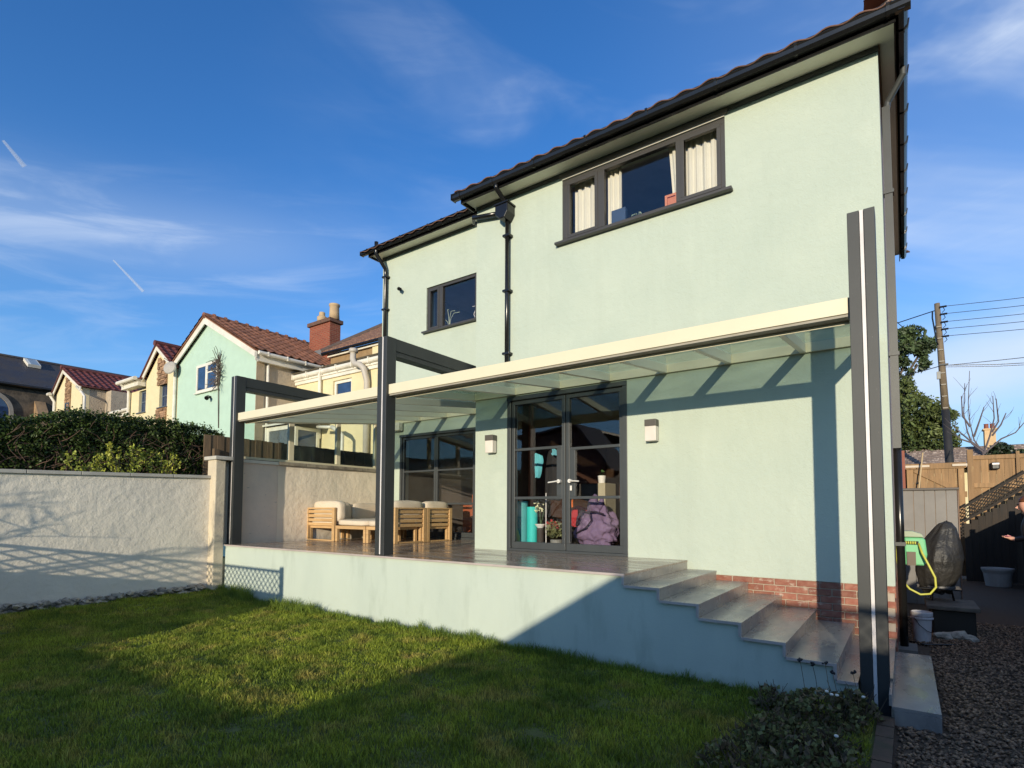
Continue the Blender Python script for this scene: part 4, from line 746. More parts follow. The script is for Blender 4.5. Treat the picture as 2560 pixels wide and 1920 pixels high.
t = NB(); tube(t, [(-20.40, YF-.02, 4.68), (-20.40, YF-.12, 4.68)], .05, 8); tube(t, [(-20.42, YF-.08, 4.70), (-20.30, YF-.2, 4.60)], [.05, .08], 8); tag(obj('floodlight', t, BLACK, loc=(-20.4, YF, 4.68)), 'small black floodlight under the window of the mint house', 'light')
t = NB()
g = random.Random(4); p0 = Vector((-19.75, YF-.02, 3.5)); top = Vector((-19.80, YF-.05, 6.0)); tube(t, [p0, (-19.78, YF-.05, 4.9), top], .018, 4)
for i in range(70):
    s_ = p0.lerp(top, g.uniform(.62, 1.0)); pts = [s_]
    d = Vector((g.uniform(-1, .8), -.15, g.uniform(-.5, .9))).normalized()
    for k in range(3): pts.append(pts[-1]+d*g.uniform(.09, .24)); d = (d+Vector((g.uniform(-.7, .7), 0, g.uniform(-.8, .8)))).normalized()
    tube(t, pts, [.014, .012, .010, .008], 4, False)
tag(obj('vine', t, BARK, loc=(-19.7, YF, 3.5)), 'leafless climbing vine tangled beside the mint house window', 'vine')
tag(obj('satellite_dish', lathe(NB(), [(.34, .0), (.30, .05), (.12, .10), (.02, .11)], (0, 0, 0), 18), flat('dish_grey', (.42, .40, .36), .6), loc=(0, 0, 0)), 'grey satellite dish on the wall between mint and cream houses', 'satellite dish')
ds = bpy.data.objects['satellite_dish']; ds.scale = (.78, .78, .78); ds.location = (-22.98, 2.66, 6.08); ds.rotation_euler = (R(-62), 0, R(28)); ds.rotation_euler[0] = R(80)
arm = obj('dish_arm', tube(NB(), [(0, 0, .02), (.0, .28, .06), (.0, .3, .45)], .016, 6), BLACK, None); arm.parent = ds
# cream extension with the lean-to roof, main cream house and chimney behind it
ce = thing('cream_house', 'cream painted house with low eaves, white gutter and a brick chimney behind', 'house', (-14, 4.5, -1))
wb_ = NB(); wall(wb_, FY(4.5), -17.41, XL0-.02, -1, 5.08, .3, [(-15.35, -14.40, 3.95, 4.88)]); obj('wall', wb_, CREAM, ce)
window(ce, FY(4.5), -15.35, -14.40, 3.95, 4.88, [(-15.20, -14.50)], WHITEP, DGLASS, .10, .06, .06, sill=True, sillm=WHITEP)
obj('fascia', box(-17.6, XL0-.02, 4.44, 4.495, 4.99, 5.14), WHITEP, ce); obj('gutter', tube(NB(), [(-17.72, 4.38, 5.25), (XL0-.05, 4.38, 5.25)], .085, 10), WHITEP, ce)
obj('soffit_board', box(-17.62, XL0-.02, 4.40, 4.44, 5.10, 5.19), WHITEP, ce)
for x in (-17.4, -16.6, -15.8, -15.0, -14.2, -13.4, -12.6): obj('gutter_bracket', box(x, x+.04, 4.28, 4.47, 5.15, 5.34), WHITEP, ce)
obj('roof', prism(NB(), [(-17.7, 4.33, 5.34), (-17.7, 4.33, 5.40), (-17.7, 6.1, 6.12), (-17.7, 6.1, 6.04)], (7.6, 0, 0)), mat('mossy_tile', (.09, .07, .04), (.05, .045, .03), rough=.9, ns=6, bump=.01, bs=20), ce)
for x in (-16.0,): obj('downpipe', tube(NB(), [(x+.07, 4.38, 5.2), (x+.07, 4.40, 4.9), (x+.07, 4.42, 3.0)], .055, 8), WHITEP, ce)
GREYP = flat('grey_soil_pipe', (.50, .46, .40), .5)
t = NB(); tube(t, [(-14.06, 4.28, 5.62), (-14.05, 4.26, 5.36), (-13.92, 4.24, 5.18), (-13.66, 4.22, 5.12), (-13.50, 4.24, 4.98), (-13.48, 4.36, 4.6), (-13.48, 4.36, 1.0)], .095, 12); tube(t, [(-14.06, 4.28, 5.58), (-14.06, 4.28, 5.70)], [.15, .13], 12); obj('soil_pipe', t, GREYP, ce, smooth=True)
# lean-to conservatory at the foot of the cream house
ct = thing('lean_to', 'low white lean-to with two glazed panels below the cream house', 'lean-to', (-17, 3.4, -1))
obj('wall', box(-18.4, -14.5, 3.5, 4.49, -1, 2.45), CREAM, ct)
obj('roof', prism(NB(), [(-18.5, 3.25, 3.36), (-18.5, 3.25, 3.42), (-18.5, 4.49, 3.75), (-18.5, 4.49, 3.68)], (3.2, 0, 0)), WHITEP, ct)
cw = window(ct, FY(3.4), -18.42, -15.95, 1.6, 3.34, [(-18.28, -17.38), (-17.20, -16.12)], WHITEP, glass('obscure_glass', boost=2.2, dirt=.8, dirtcol=(.28, .32, .34)), .13, -.02, .06, sill=False); 
window(ct, FX(-15.9), 3.5, 4.4, 1.6, 3.3, [(3.62, 4.28)], WHITEP, DGLASS, .1, -.02, .05, sill=False)
t = NB(); tube(t, [(-14.55, 3.9, 3.20), (-14.2, 3.9, 3.05), (-14.05, 3.9, 2.9), (-14.05, 3.9, 1.0)], .07, 10); tube(t, [(-15.3, 3.9, 3.27), (-14.55, 3.9, 3.2)], .05, 8); obj('downpipe', t, WHITEP, ct, smooth=True)
obj('roof_flashing', box(-15.2, XL0-.1, 4.40, 4.49, 2.2, 2.26), LEADG, ct)
t = NB(); tube(t, [(-12.75, 4.2, 1.0), (-12.75, 4.2, 2.9), (-12.62, 4.2, 3.08), (-12.45, 4.2, 3.02)], .13, 12); tag(obj('flue', t, GREYP, smooth=True, loc=(-12.75, 4.2, 1)), 'curved grey flue pipe against the cream wall beyond the patio', 'flue pipe')
# main cream house roof behind
mc = thing('tiled_house', 'cream house with red brown tiled roof rising behind the brick chimney', 'house', (-14, 6, -1))
obj('wall', box(-17.7, -10.2, 6.1, 11, -1, 6.45), ROUGHD, mc); obj('fascia', box(-17.75, -10.2, 5.98, 6.05, 6.40, 6.52), WHITEP, mc); obj('wall_panel', box(-15.25, -10.2, 6.04, 6.098, 5.9, 6.45), CREAM, mc)
obj('roof', prism(NB(), [(-18.0, 5.9, 6.56), (-18.0, 5.9, 6.60), (-13.2, 9.2, 8.35), (-10.2, 9.2, 8.35), (-10.2, 5.9, 6.60), (-10.2, 5.9, 6.56)][0:0] or [(-18, 5.9, 6.56), (-10.2, 5.9, 6.56), (-10.2, 9.4, 8.98), (-15.2, 9.4, 8.98)], (0, .01, .05)), PANTG, mc)
RT = 2.45; b = NB()
for j in range(13):
    f0, f1 = j/13, (j+1)/13; xl0, xl1 = -18+2.8*f0, -18+2.8*f1
    prism(b, [(xl0, 5.88+3.5*f0, 6.60+RT*f0), (xl0, 5.88+3.5*f0, 6.66+RT*f0), (-10.2, 5.88+3.5*f0, 6.66+RT*f0), (-10.2, 5.88+3.5*f0, 6.60+RT*f0)], (0, 3.6/13, (RT-.15)/13))
obj('roof_tiles', b, mat('tile_rust', (.20, .10, .065), (.12, .065, .045), rough=.85, ns=8, stain=((.30, .17, .10), 14, (1, 1, 1), .5, .6)), mc, kind='stuff')
obj('ridge', tube(NB(), [(-18.0, 5.9, 6.66), (-15.2, 9.4, 9.10)], .10, 8), PANTG, mc); obj('ridge', tube(NB(), [(-15.2, 9.4, 9.10), (-10.2, 9.4, 9.10)], .10, 8), PANTG, mc)
obj('gutter', tube(NB(), [(-17.9, 5.85, 6.53), (-10.3, 5.85, 6.53)], .06, 8), BLACK, mc)
obj('corner_roof_piece', prism(NB(), [(-12.2, 5.3, 6.7), (-10.9, 5.3, 6.7), (-10.9, 5.3, 7.5)], (0, .5, 0)), PANT, mc); obj('downpipe', tube(NB(), [(-12.0, 5.3, 6.62), (-12.0, 5.3, 6.3)], .12, 8), GREYP, mc)
chm = thing('brick_chimney', 'square red brick chimney stack with two buff clay pots', 'chimney', (-18.7, 6.5, 6)); CHB = bpy.data.materials.new('chimney_brick'); CHB.use_nodes = True
_n = CHB.node_tree.nodes; _l = CHB.node_tree.links; br = _n.new('ShaderNodeTexBrick'); br.inputs['Scale'].default_value = 1; br.inputs['Brick Width'].default_value = .225; br.inputs['Row Height'].default_value = .075; br.inputs['Mortar Size'].default_value = .008
br.inputs['Color1'].default_value = (.30, .075, .04, 1); br.inputs['Color2'].default_value = (.22, .05, .03, 1); br.inputs['Mortar'].default_value = (.30, .18, .11, 1)
_g = _n.new('ShaderNodeNewGeometry'); _s = _n.new('ShaderNodeSeparateXYZ'); _c = _n.new('ShaderNodeCombineXYZ'); _l.new(_g.outputs['Position'], _s.inputs[0]); _a = _n.new('ShaderNodeMath'); _a.operation = 'ADD'; _l.new(_s.outputs[0], _a.inputs[0]); _l.new(_s.outputs[1], _a.inputs[1]); _l.new(_a.outputs[0], _c.inputs[0]); _l.new(_s.outputs[2], _c.inputs[1]); _l.new(_c.outputs[0], br.inputs['Vector']); _l.new(br.outputs[0], _n['Principled BSDF'].inputs['Base Color'])
_n['Principled BSDF'].inputs['Roughness'].default_value = .9; _b = _n.new('ShaderNodeBump'); _b.inputs['Distance'].default_value = .01; _l.new(br.outputs['Fac'], _b.inputs['Height']); _b.invert = True; _l.new(_b.outputs[0], _n['Principled BSDF'].inputs['Normal'])
obj('stack', box(-19.68, -18.34, 6.5, 7.0, 5.5, 8.07), CHB, chm); obj('cap', box(-19.76, -18.26, 6.42, 7.08, 8.071, 8.23), mat('weathered_cap', (.16, .08, .055), (.09, .06, .045), rough=.9, ns=8, bump=.01, bs=20), chm, bevel=.02)
obj('flashing', box(-19.72, -18.30, 6.46, 7.04, 6.75, 7.02), LEADG, chm); obj('flaunching', lathe(NB(), [(.30, 0), (.2, .06)], (-19.0, 6.75, 8.23), 8), MORTAR, chm)
BUFF = mat('buff_clay', (.52, .38, .22), (.40, .29, .18), rough=.85, ns=4); obj('chimney_pot', lathe(NB(), [(.19, 0), (.20, .26), (.14, .31), (.11, .33), (.12, .36), (.12, .46), (.07, .48)], (-19.22, 6.75, 8.22), 16), BUFF, chm, smooth=True); obj('chimney_pot', lathe(NB(), [(.21, 0), (.19, .3), (.185, .52), (.215, .55), (.215, .62), (.14, .64)], (-18.42, 6.75, 8.22), 16), BUFF, chm, smooth=True)
# cream house with stone strip
def stonestrip(par, x0, x1, z0, z1, y, seed=0, top=None):
    g = random.Random(seed); b = NB(); z = z0
    while z < z1:
        h = g.uniform(.05, .10); x = x0+g.uniform(-.1, 0)
        while x < x1:
            w = g.uniform(.18, .45); zt = z+h-.012
            if top is None or zt < top(x+w/2): bx(b, max(x, x0), min(x+w-.012, x1), y-.03-g.uniform(0, .04), y, z, zt)
            x += w
        z += h
    return obj('stone_cladding', b, STONEC, par, kind='stuff')
def cream_gable(name, label, ox, oy, s=1.0):
    t = thing(name, label, 'house', (-25+ox, 3+oy, -1)); X = lambda x: -23.06+(x+23.06)*s+ox; Y = 3+oy
    XA_, ZA_ = X(-24.68), 7.12; xl, zl = X(-25.95), 6.02; xr_, zr = X(-23.06), 6.05
    wl_ = NB(); wall(wl_, FY(Y), X(-27.6), X(-23.06), -1, 5.70, .3, [(X(-26.63), X(-25.94), 4.72, 5.66), (X(-24.66), X(-23.95), 4.74, 5.699)]); obj('wall', wl_, CREAM, t)
    obj('wall', prism(NB(), [(xl-.0, Y, 5.701), (xr_, Y, 5.701), (xr_, Y, zr), (XA_, Y, ZA_), (xl, Y, zl)], (0, .3, 0)), CREAM, t)
    obj('wall', box(X(-23.36), X(-23.065), Y+.301, Y+7, -1, 6.2), ROUGHC, t); obj('wall', box(X(-27.6), X(-27.3), Y+.301, Y+7, -1, 5.9), ROUGHC, t)
    stonestrip(t, X(-24.80), X(-23.95), 5.66, 6.9, Y-.002, 3, lambda x: min(ZA_-.2-abs(x-XA_)*.62, 7)); stonestrip(t, X(-24.82), X(-23.93), 3.0, 4.68, Y-.002, 5)
    for a, z in ((X(-26.12), 5.98), (X(-22.95), 6.02)):
        obj('barge_board', prism(NB(), [(a, Y-.16, z-.10), (a, Y-.16, z+.10), (XA_, Y-.16, ZA_+.20), (XA_, Y-.16, ZA_-.03)], (0, .04, 0)), WHITEP, t)
        obj('roof', prism(NB(), [(a, Y-.22, z+.101), (a, Y-.22, z+.15), (XA_, Y-.22, ZA_+.25), (XA_, Y-.22, ZA_+.201)], (0, 8, 0)), PANTR, t)
    d = Vector((XA_-X(-22.95), 0, ZA_+.24-6.16)); ll = d.length; d.normalize(); tilefield(t, (X(-22.95), Y-.22, 6.17), (0, 1, 0), d, 24, max(4, round(ll/.36)), .30, ll/max(4, round(ll/.36)), PANTR, amp=.035)
    obj('ridge_tile', tube(NB(), [(XA_, Y-.25, ZA_+.26), (XA_, Y+7.5, ZA_+.26)], .12, 8), PANTR, t)
    obj('flat_eave', box(X(-27.75), X(-26.0), Y-.35, Y+2, 5.98, 6.10), WHITEP, t); obj('gutter', tube(NB(), [(X(-27.8), Y-.42, 6.08), (X(-25.95), Y-.42, 6.08)], .085, 8), WHITEP, t)
    obj('fascia', box(X(-27.7), X(-26.0), Y-.30, Y-.0, 5.80, 5.97), WHITEP, t); obj('roof', prism(NB(), [(X(-27.7), Y-.3, 6.11), (X(-27.7), Y+3, 7.0), (X(-27.7), Y+3, 6.9), (X(-27.7), Y-.3, 6.06)], (X(-25.9)-X(-27.7), 0, 0)), PANTR, t)
    obj('downpipe', tube(NB(), [(X(-27.45), Y-.40, 6.0), (X(-27.45), Y-.10, 5.75), (X(-27.5), Y-.08, 4)], .06, 8), WHITEP, t)
    for a, c, z0, z1 in ((-26.63, -25.94, 4.72, 5.66), (-24.66, -23.95, 4.74, 5.699)): window(t, FY(Y), X(a), X(c), z0, z1, [(X(a)+.07, X(c)-.07)], flat('grey_sash', (.10, .13, .17), .4), DGLASS, .07, .10, .05, hbar=((0, (z0+z1)/2),), sillm=flat('grey_sash', (.10, .13, .17), .4))
    return t
cg = cream_gable('cream_gabled_house', 'cream house with red pantiled gable and stone strip beside the mint house', 0, 0)
obj('downpipe', tube(NB(), [(-23.12, 2.92, 6.3), (-23.12, 2.92, 2)], .06, 8), WHITEP, cg)
# low cream link and far gable
lk = thing('low_extension', 'low cream flat roofed extension left of the stone strip house', 'extension', (-29.5, 3.5, -1)); obj('wall', box(-30.2, -27.62, 3.6, 8, -1, 5.02), CREAM, lk); obj('fascia', box(-30.4, -27.62, 3.3, 3.599, 4.9, 5.1), WHITEP, lk); obj('gutter', tube(NB(), [(-30.5, 3.25, 5.13), (-27.65, 3.25, 5.13)], .08, 8), WHITEP, lk)
window(lk, FY(3.6), -28.8, -28.1, 3.9, 4.72, [(-28.7, -28.2)], flat('grey_sash', (.10, .13, .17), .4), DGLASS, .07, -.03, .06)
fg = thing('far_gabled_house', 'farthest cream gable with red pantiles in front of the dark slate hall', 'house', (-35, 3, -1))
XA_, ZA_, xl, xr_ = -35.95, 7.80, -37.3, -33.45
obj('wall', prism(NB(), [(xl, 3, -1), (xr_, 3, -1), (xr_, 3, 6.72), (XA_, 3, ZA_), (xl, 3, 6.85)], (0, .3, 0)), CREAM, fg); stonestrip(fg, -35.85, -35.05, 3.5, 7.6, 2.998, 8, lambda x: 7.65-max(0, x-XA_)*.48)
obj('wall', box(xr_-.3, xr_-.004, 3.301, 9, -1, 6.72), ROUGHC, fg, label='plain beige rendered side wall')
obj('wall', box(xr_, xr_+.7, 4.0, 9.5, -1, 6.66), ROUGHC, fg)
for a, z in ((xl-.2, 6.72), (xr_+.2, 6.62)):
    obj('barge_board', prism(NB(), [(a, 2.84, z-.09), (a, 2.84, z+.11), (XA_, 2.84, ZA_+.20), (XA_, 2.84, ZA_-.03)], (0, .04, 0)), WHITEP, fg); obj('roof', prism(NB(), [(a, 2.78, z+.111), (a, 2.78, z+.16), (XA_, 2.78, ZA_+.25), (XA_, 2.78, ZA_+.201)], (0, 8, 0)), PANTR, fg)
d = Vector((XA_-xr_-.2, 0, ZA_+.25-6.78)); ll = d.length; d.normalize(); tilefield(fg, (xr_+.2, 2.78, 6.79), (0, 1, 0), d, 26, 7, .30, ll/7, PANTR, amp=.04); obj('ridge_tile', tube(NB(), [(XA_, 2.75, ZA_+.27), (XA_, 10.5, ZA_+.27)], .12, 8), PANTR, fg)
obj('gutter', tube(NB(), [(xl-.3, 2.7, 6.80), (xl+.0, 2.7, 6.80)], .09, 8), WHITEP, fg); obj('downpipe', tube(NB(), [(xl-.15, 2.75, 6.75), (xl-.05, 2.92, 6.4), (xl-.05, 2.92, 3)], .07, 8), WHITEP, fg); obj('downpipe', tube(NB(), [(xr_+.05, 2.7, 6.72), (xr_+.1, 2.9, 6.5), (xr_+.5, 2.95, 6.2), (xr_+.5, 2.95, 4)], .06, 8), WHITEP, fg)
window(fg, FY(3), -35.7, -35.15, 5.4, 6.15, [(-35.64, -35.21)], flat('grey_sash', (.10, .13, .17), .4), DGLASS, .06, -.08, .04)
# slate roofed stone hall
hl = thing('stone_hall', 'long dark slate roofed stone hall with an arched window on the far left', 'hall', (-47, 0, -1))
obj('wall', box(-50.4, -45, -14, 11, -1, 8.2), HALLST, hl)
sr = NB()
for j in range(22):
    f0, f1 = j/22, (j+1)/22; prism(sr, [(-44.7-5.2*f0, -14.3, 8.28+2.75*f0), (-44.7-5.2*f0, -14.3, 8.34+2.75*f0), (-44.7-5.2*f1, -14.3, 8.32+2.75*f1), (-44.7-5.2*f1, -14.3, 8.26+2.75*f1)], (0, 25.8, 0))
obj('roof', sr, SLATE, hl); obj('roof', prism(NB(), [(-49.9, -14.3, 11.0), (-49.9, -14.3, 11.06), (-55, -14.3, 8.3), (-55, -14.3, 8.24)], (0, 25.8, 0)), SLATE, hl)
obj('ridge', tube(NB(), [(-49.9, -14.3, 11.10), (-49.9, 11.5, 11.10)], .12, 6), SLATE, hl); obj('gutter', tube(NB(), [(-44.65, -14.3, 8.30), (-44.65, 11.3, 8.30)], .10, 6), BLACK, hl)
sk = thing('skylight', 'pale framed skylight set in the slate roof of the hall', 'skylight', (-48.5, 3.9, 10)); rx0 = lambda f: (-44.7-5.2*f, 8.36+2.75*f)
a_, c_ = rx0(.70), rx0(.92); d = (Vector((c_[0], 0, c_[1]))-Vector((a_[0], 0, a_[1]))); y0, y1 = 4.25, 4.95
obj('frame', prism(NB(), [(a_[0], y0, a_[1]), (a_[0], y1, a_[1]), (a_[0]+.1, y1, a_[1]+.18), (a_[0]+.1, y0, a_[1]+.18)], d), WHITEP, sk); obj('pane', prism(NB(), [(a_[0]+.02, y0+.15, a_[1]+.13), (a_[0]+.02, y1-.12, a_[1]+.13), (a_[0]+.08, y1-.12, a_[1]+.21), (a_[0]+.08, y0+.15, a_[1]+.21)], d*.92), mat('sky_pane', (.35, .42, .45), rough=.15), sk)
ar = NB(); cy_ = 1.75; pts = [(-44.98, cy_+.95*math.cos(a), 6.6+1.0*math.sin(a)) for a in np.linspace(0, math.pi, 15)]; out_ = [(-44.98, cy_+1.15*math.cos(a), 6.6+1.22*math.sin(a)) for a in np.linspace(math.pi, 0, 15)]
prism(ar, [(-44.98, cy_+.95, 3)]+pts+[(-44.98, cy_-.95, 3), (-44.98, cy_-1.15, 3)]+out_+[(-44.98, cy_+1.15, 3)], (.12, 0, 0)); aw = obj('window_surround', ar, mat('pale_dressing', (.30, .27, .23), rough=.9), hl); obj('pane', prism(NB(), [(-44.99, cy_+.94, 3)]+[(-44.99, cy_+.94*math.cos(a), 6.6+.99*math.sin(a)) for a in np.linspace(0, math.pi, 13)]+[(-44.99, cy_-.94, 3)], (.03, 0, 0)), DGLASS, hl)
obj('buttress', prism(NB(), [(-45, 3.9, 3), (-43.9, 3.9, 3), (-43.9, 3.9, 6.4), (-45, 3.9, 7.5)], (0, .55, 0)), mat('sunlit_stone', (.36, .23, .12), (.22, .15, .09), rough=.9, ns=2, bump=.02, bs=3), hl); obj('doorway', box(-45.02, -44.95, 4.6, 5.3, 3, 6.7), flat('pinkish_door', (.24, .17, .14)), hl)
# ================================================================== hedge and shrubs on the left
LEAFH = mat('hedge_leaf', (.065, .10, .022), (.035, .06, .014), rough=.5, island=True, rnd=.55, ns=2, transl=.15, spec=.3)
def leafcloud(P, size, seed, elong=1.6, jit=1.0, up_=None):
    g = np.random.default_rng(seed); n = len(P); u = g.normal(0, 1, (n, 3)); 
    if up_ is not None: u += np.array(up_)
    u /= np.linalg.norm(u, axis=1)[:, None]; w = np.cross(u, g.normal(0, 1, (n, 3))); w /= np.linalg.norm(w, axis=1)[:, None]; nn = np.cross(u, w)
    s = size*g.uniform(.55, 1.35, (n, 1)); Q = np.stack([P-u*s*elong/2, P+w*s/2+nn*s*.15, P+u*s*elong/2, P-w*s/2+nn*s*.15], 1).reshape(-1, 3); return Q, np.arange(n*4).reshape(-1, 4)
hd_ = thing('hedge', 'dark clipped evergreen hedge standing behind the left garden wall', 'hedge', (-11, -5, .9))
def htop(y): return 1.90+.29/(1+math.exp(-(y+4.05)*11))+.05*math.sin(y*2.2)-.13*max(0, (y+3.6)/1.9)+.05*mnoise.noise(Vector((y*3, 0, 4)))
n = 52000; y = -9.5+8.05*RNG.random(n)**.75; ht = np.array([htop(a) for a in y]); z = .75+(ht-.75)*RNG.random(n)**.8; topm = RNG.random(n) < .30
lump = np.array([.07*mnoise.noise(Vector((a*1.6, c*2.1, 7)))+.07*mnoise.noise(Vector((a*5, c*5, 2))) for a, c in zip(y, z)])
x = -10.52+lump-np.abs(RNG.normal(0, .06, n))-.12*np.clip((z-(ht-.28))/.28, 0, 1)**2
x = np.where(topm, -10.5-RNG.random(n)*1.7, x); z = np.where(topm, ht+RNG.normal(0, .025, n)+np.maximum(0, RNG.normal(0, .03, n)), z)
thin = (z < 1.75) & ~topm & (RNG.random(n) < .45*(1.75-z)/.9); P = np.stack([x, y, z], 1)[~thin]
obj('foliage', leafcloud(P, .028, 5), LEAFH, hd_, kind='stuff')
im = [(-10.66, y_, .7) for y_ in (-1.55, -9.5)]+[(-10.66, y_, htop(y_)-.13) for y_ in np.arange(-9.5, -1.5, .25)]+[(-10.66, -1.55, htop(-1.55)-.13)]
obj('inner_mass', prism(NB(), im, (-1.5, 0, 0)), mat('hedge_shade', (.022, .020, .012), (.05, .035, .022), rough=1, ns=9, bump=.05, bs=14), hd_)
tw = NB(); g = random.Random(9)
for i in range(330):
    yy = g.uniform(-6.5, -1.5); zz = g.uniform(.9, 1.75); p = Vector((-10.55, yy, zz)); pts = [p]
    d = Vector((g.uniform(-.1, .2), g.uniform(-1, 1), g.uniform(.1, 1))).normalized()
    for k in range(3): pts.append(pts[-1]+d*g.uniform(.05, .13)); d = (d+Vector((g.uniform(-.15, .15), g.uniform(-.5, .5), g.uniform(-.4, .5)))).normalized()
    tube(tw, pts, [.006, .005, .004, .003], 4, False)
obj('branches', tw, mat('twig', (.17, .10, .07), rough=.9), hd_, kind='stuff')
LEAFY = mat('golden_leaf', (.50, .50, .08), (.26, .33, .05), rough=.45, island=True, rnd=.45, ns=6, transl=.3)
for i, (yc, hh, nst, lb) in enumerate(((-3.72, 1.42, 16, 'low golden green shrub leaning left above the wall copings'), (-3.22, 1.60, 22, 'tall bushy golden green shrub above the wall in front of the hedge'), (-2.72, 1.56, 15, 'thin golden green shrub with upright shoots above the wall end'))):
    g = random.Random(i+3); stems = NB(); pts = []
    for k in range(nst):
        q0 = Vector((-10.15+g.uniform(-.08, .08), yc+g.uniform(-.12, .12), .95)); q1 = Vector((-10.13+g.uniform(-.12, .12), yc+g.uniform(-.30, .30), hh-g.random()**1.5*.30)); mid = q0.lerp(q1, .5)+Vector((0, g.uniform(-.04, .04), 0)); tube(stems, [q0, mid, q1], [.006, .004, .002], 4, False)
        for j in range(26): pts.append(q0.lerp(q1, .30+.70*g.random())+Vector((g.gauss(0, .025), g.gauss(0, .03), g.gauss(0, .012))))
        for j in range(9): pts.append(q1+Vector((g.gauss(0, .012), g.gauss(0, .012), g.uniform(-.03, .045))))
    t = thing('golden_shrub', lb, 'shrub', (-10.15, yc, .95), 'golden green shrubs between hedge and wall'); obj('stems', stems, BARK, t); obj('foliage', leafcloud(np.array(pts), .026, 40+i, 1.9, up_=(0, 0, .9)), LEAFY, t, kind='stuff')
# ================================================================== right hand passage
gt = thing('side_gate', 'ledged and braced softwood gate closing the side passage', 'gate', (.5, 9.5, -.9))
yg = 9.5; k = 0
x = .06
while x < 1.10: obj('board', box(x, x+.128, yg, yg+.02, -.85, 1.66), PINEW, gt); x += .132
for z in (1.62, .95, -.3): obj('ledge', box(.04, 1.17, yg-.03, yg-.001, z, z+.13), PINEW, gt)
obj('brace', beam(NB(), (.22, yg-.016, 1.60), (1.02, yg-.016, 1.10), .028, .11), PINEW, gt); obj('stile', box(1.00, 1.12, yg-.031, yg-.0301+.0, .0, 1.6) if False else box(1.02, 1.13, yg-.060, yg-.032, -.5, 1.61), PINEW, gt)
for x0, x1 in ((.04, .50), (.92, 1.19)): obj('hinge', box(x0, x1, yg-.068, yg-.061 if x0 > .5 else yg-.031, 1.665, 1.715) if x0 > .5 else box(x0, x1, yg-.037, yg-.031, 1.665, 1.715), flat('pale_hinge', (.60, .52, .42), .6), gt)
obj('latch', box(.24, .31, yg-.04, yg-.031, 1.27, 1.31), BLACK, gt)
fpn = thing('fence_panel', 'softwood fence panel beside the gate carrying a small solar light', 'fence', (1.6, 9.5, -.9))
x = 1.30
while x < 2.6: obj('board', box(x, x+.128, yg, yg+.02, -.85, 1.82), PINEW, fpn); x += .132
obj('rail', box(1.27, 2.6, yg-.035, yg-.001, 1.80, 1.89), PINEW, fpn); obj('rail', box(1.27, 2.6, yg-.04, yg-.001, 1.16, 1.26), PINEW, fpn); obj('post', box(1.19, 1.295, yg-.07, yg+.05, -.95, 2.03), PINEW, fpn); obj('post', box(2.02, 2.08, yg-.06, yg-.036, 1.2, 1.95), PINEW, fpn)
tag(obj('red_post', box(-.06, .03, yg-.06, yg+.04, -.95, 2.08), flat('red_stain', (.25, .06, .03)), loc=(0, yg, -.9)), 'reddish gate post against the house corner', 'gate post')
so = thing('solar_light', 'small dark solar light fixed to the fence panel by the gate', 'solar light', (1.67, 9.46, 1.65)); obj('body', box(1.60, 1.74, 9.36, 9.464, 1.56, 1.72), BLACK, so, bevel=.02); obj('panel', box(1.61, 1.73, 9.34, 9.359, 1.66, 1.70), LED, so)
tag(obj('wooden_stick', tube(NB(), [(.27, 9.3, 1.05), (.38, 9.35, 2.0)], .016, 6), flat('pale_stick', (.55, .42, .25)), loc=(.3, 9.3, 1)), 'pale wooden stick leaning against the gate', 'stick')
sb = thing('storage_box', 'tall grey panelled plastic storage cabinet standing before the gate', 'storage cabinet', (.33, 4.8, -.9))
for i in range(5): obj('panel', box(-.02+i*.142, -.02+i*.142+.138, 4.5, 4.53, -.9, .955), GREYST, sb, bevel=.004)
obj('side_panel', box(.67, .692, 4.531, 5.2, -.9, .955), GREYST, sb); obj('lid', box(-.04, .712, 4.46, 5.22, .956, .995), flat('lid_grey', (.10, .085, .075)), sb, bevel=.008); obj('corner_trim', box(.692, .705, 4.49, 4.53, -.9, .955), flat('brown_trim2', (.20, .12, .08)), sb)
hr = thing('hose_reel', 'green plastic hose reel box with a yellow hose by the downpipe', 'hose reel', (.08, 1.35, 0)); HG = flat('hose_green', (.16, .50, .24), .4)
obj('casing', prism(NB(), [(-.02, 1.28, -.03), (.175, 1.28, -.03), (.20, 1.28, .10), (.185, 1.28, .27), (.16, 1.28, .30), (-.02, 1.28, .30)], (0, .2, 0)), HG, hr, bevel=.02); obj('lid', prism(NB(), [(-.03, 1.27, .301), (.175, 1.27, .301), (.15, 1.27, .345), (.06, 1.27, .375), (-.03, 1.27, .375)], (0, .22, 0)), flat('lid_beige_green', (.34, .40, .28), .5), hr, bevel=.01)
obj('slot', box(-.01, .12, 1.268, 1.279, .215, .255), BLACK, hr); obj('patch', box(.005, .09, 1.262, 1.279, -.03, .13), flat('brown_flap', (.14, .11, .08)), hr)
YH = flat('yellow_hose', (.52, .52, .08), .45)
t = NB(); tube(t, [(.12, 1.27, .23), (.15, 1.22, .12), (.20, 1.2, .0), (.26, 1.2, -.15), (.265, 1.2, -.26), (.21, 1.2, -.34), (.12, 1.2, -.355), (.02, 1.2, -.30), (-.04, 1.2, -.22)], .012, 8); tube(t, [(-.085, 1.0, .22), (-.088, 1.0, .05), (-.07, 1.0, -.10)], .012, 8)
for i in range(5): tube(t, [(.0+.022*i, 1.275, .218), (.0+.022*i, 1.262, .235), (.0+.022*i, 1.275, .252)], .009, 6)
obj('hose', t, YH, hr, smooth=True)
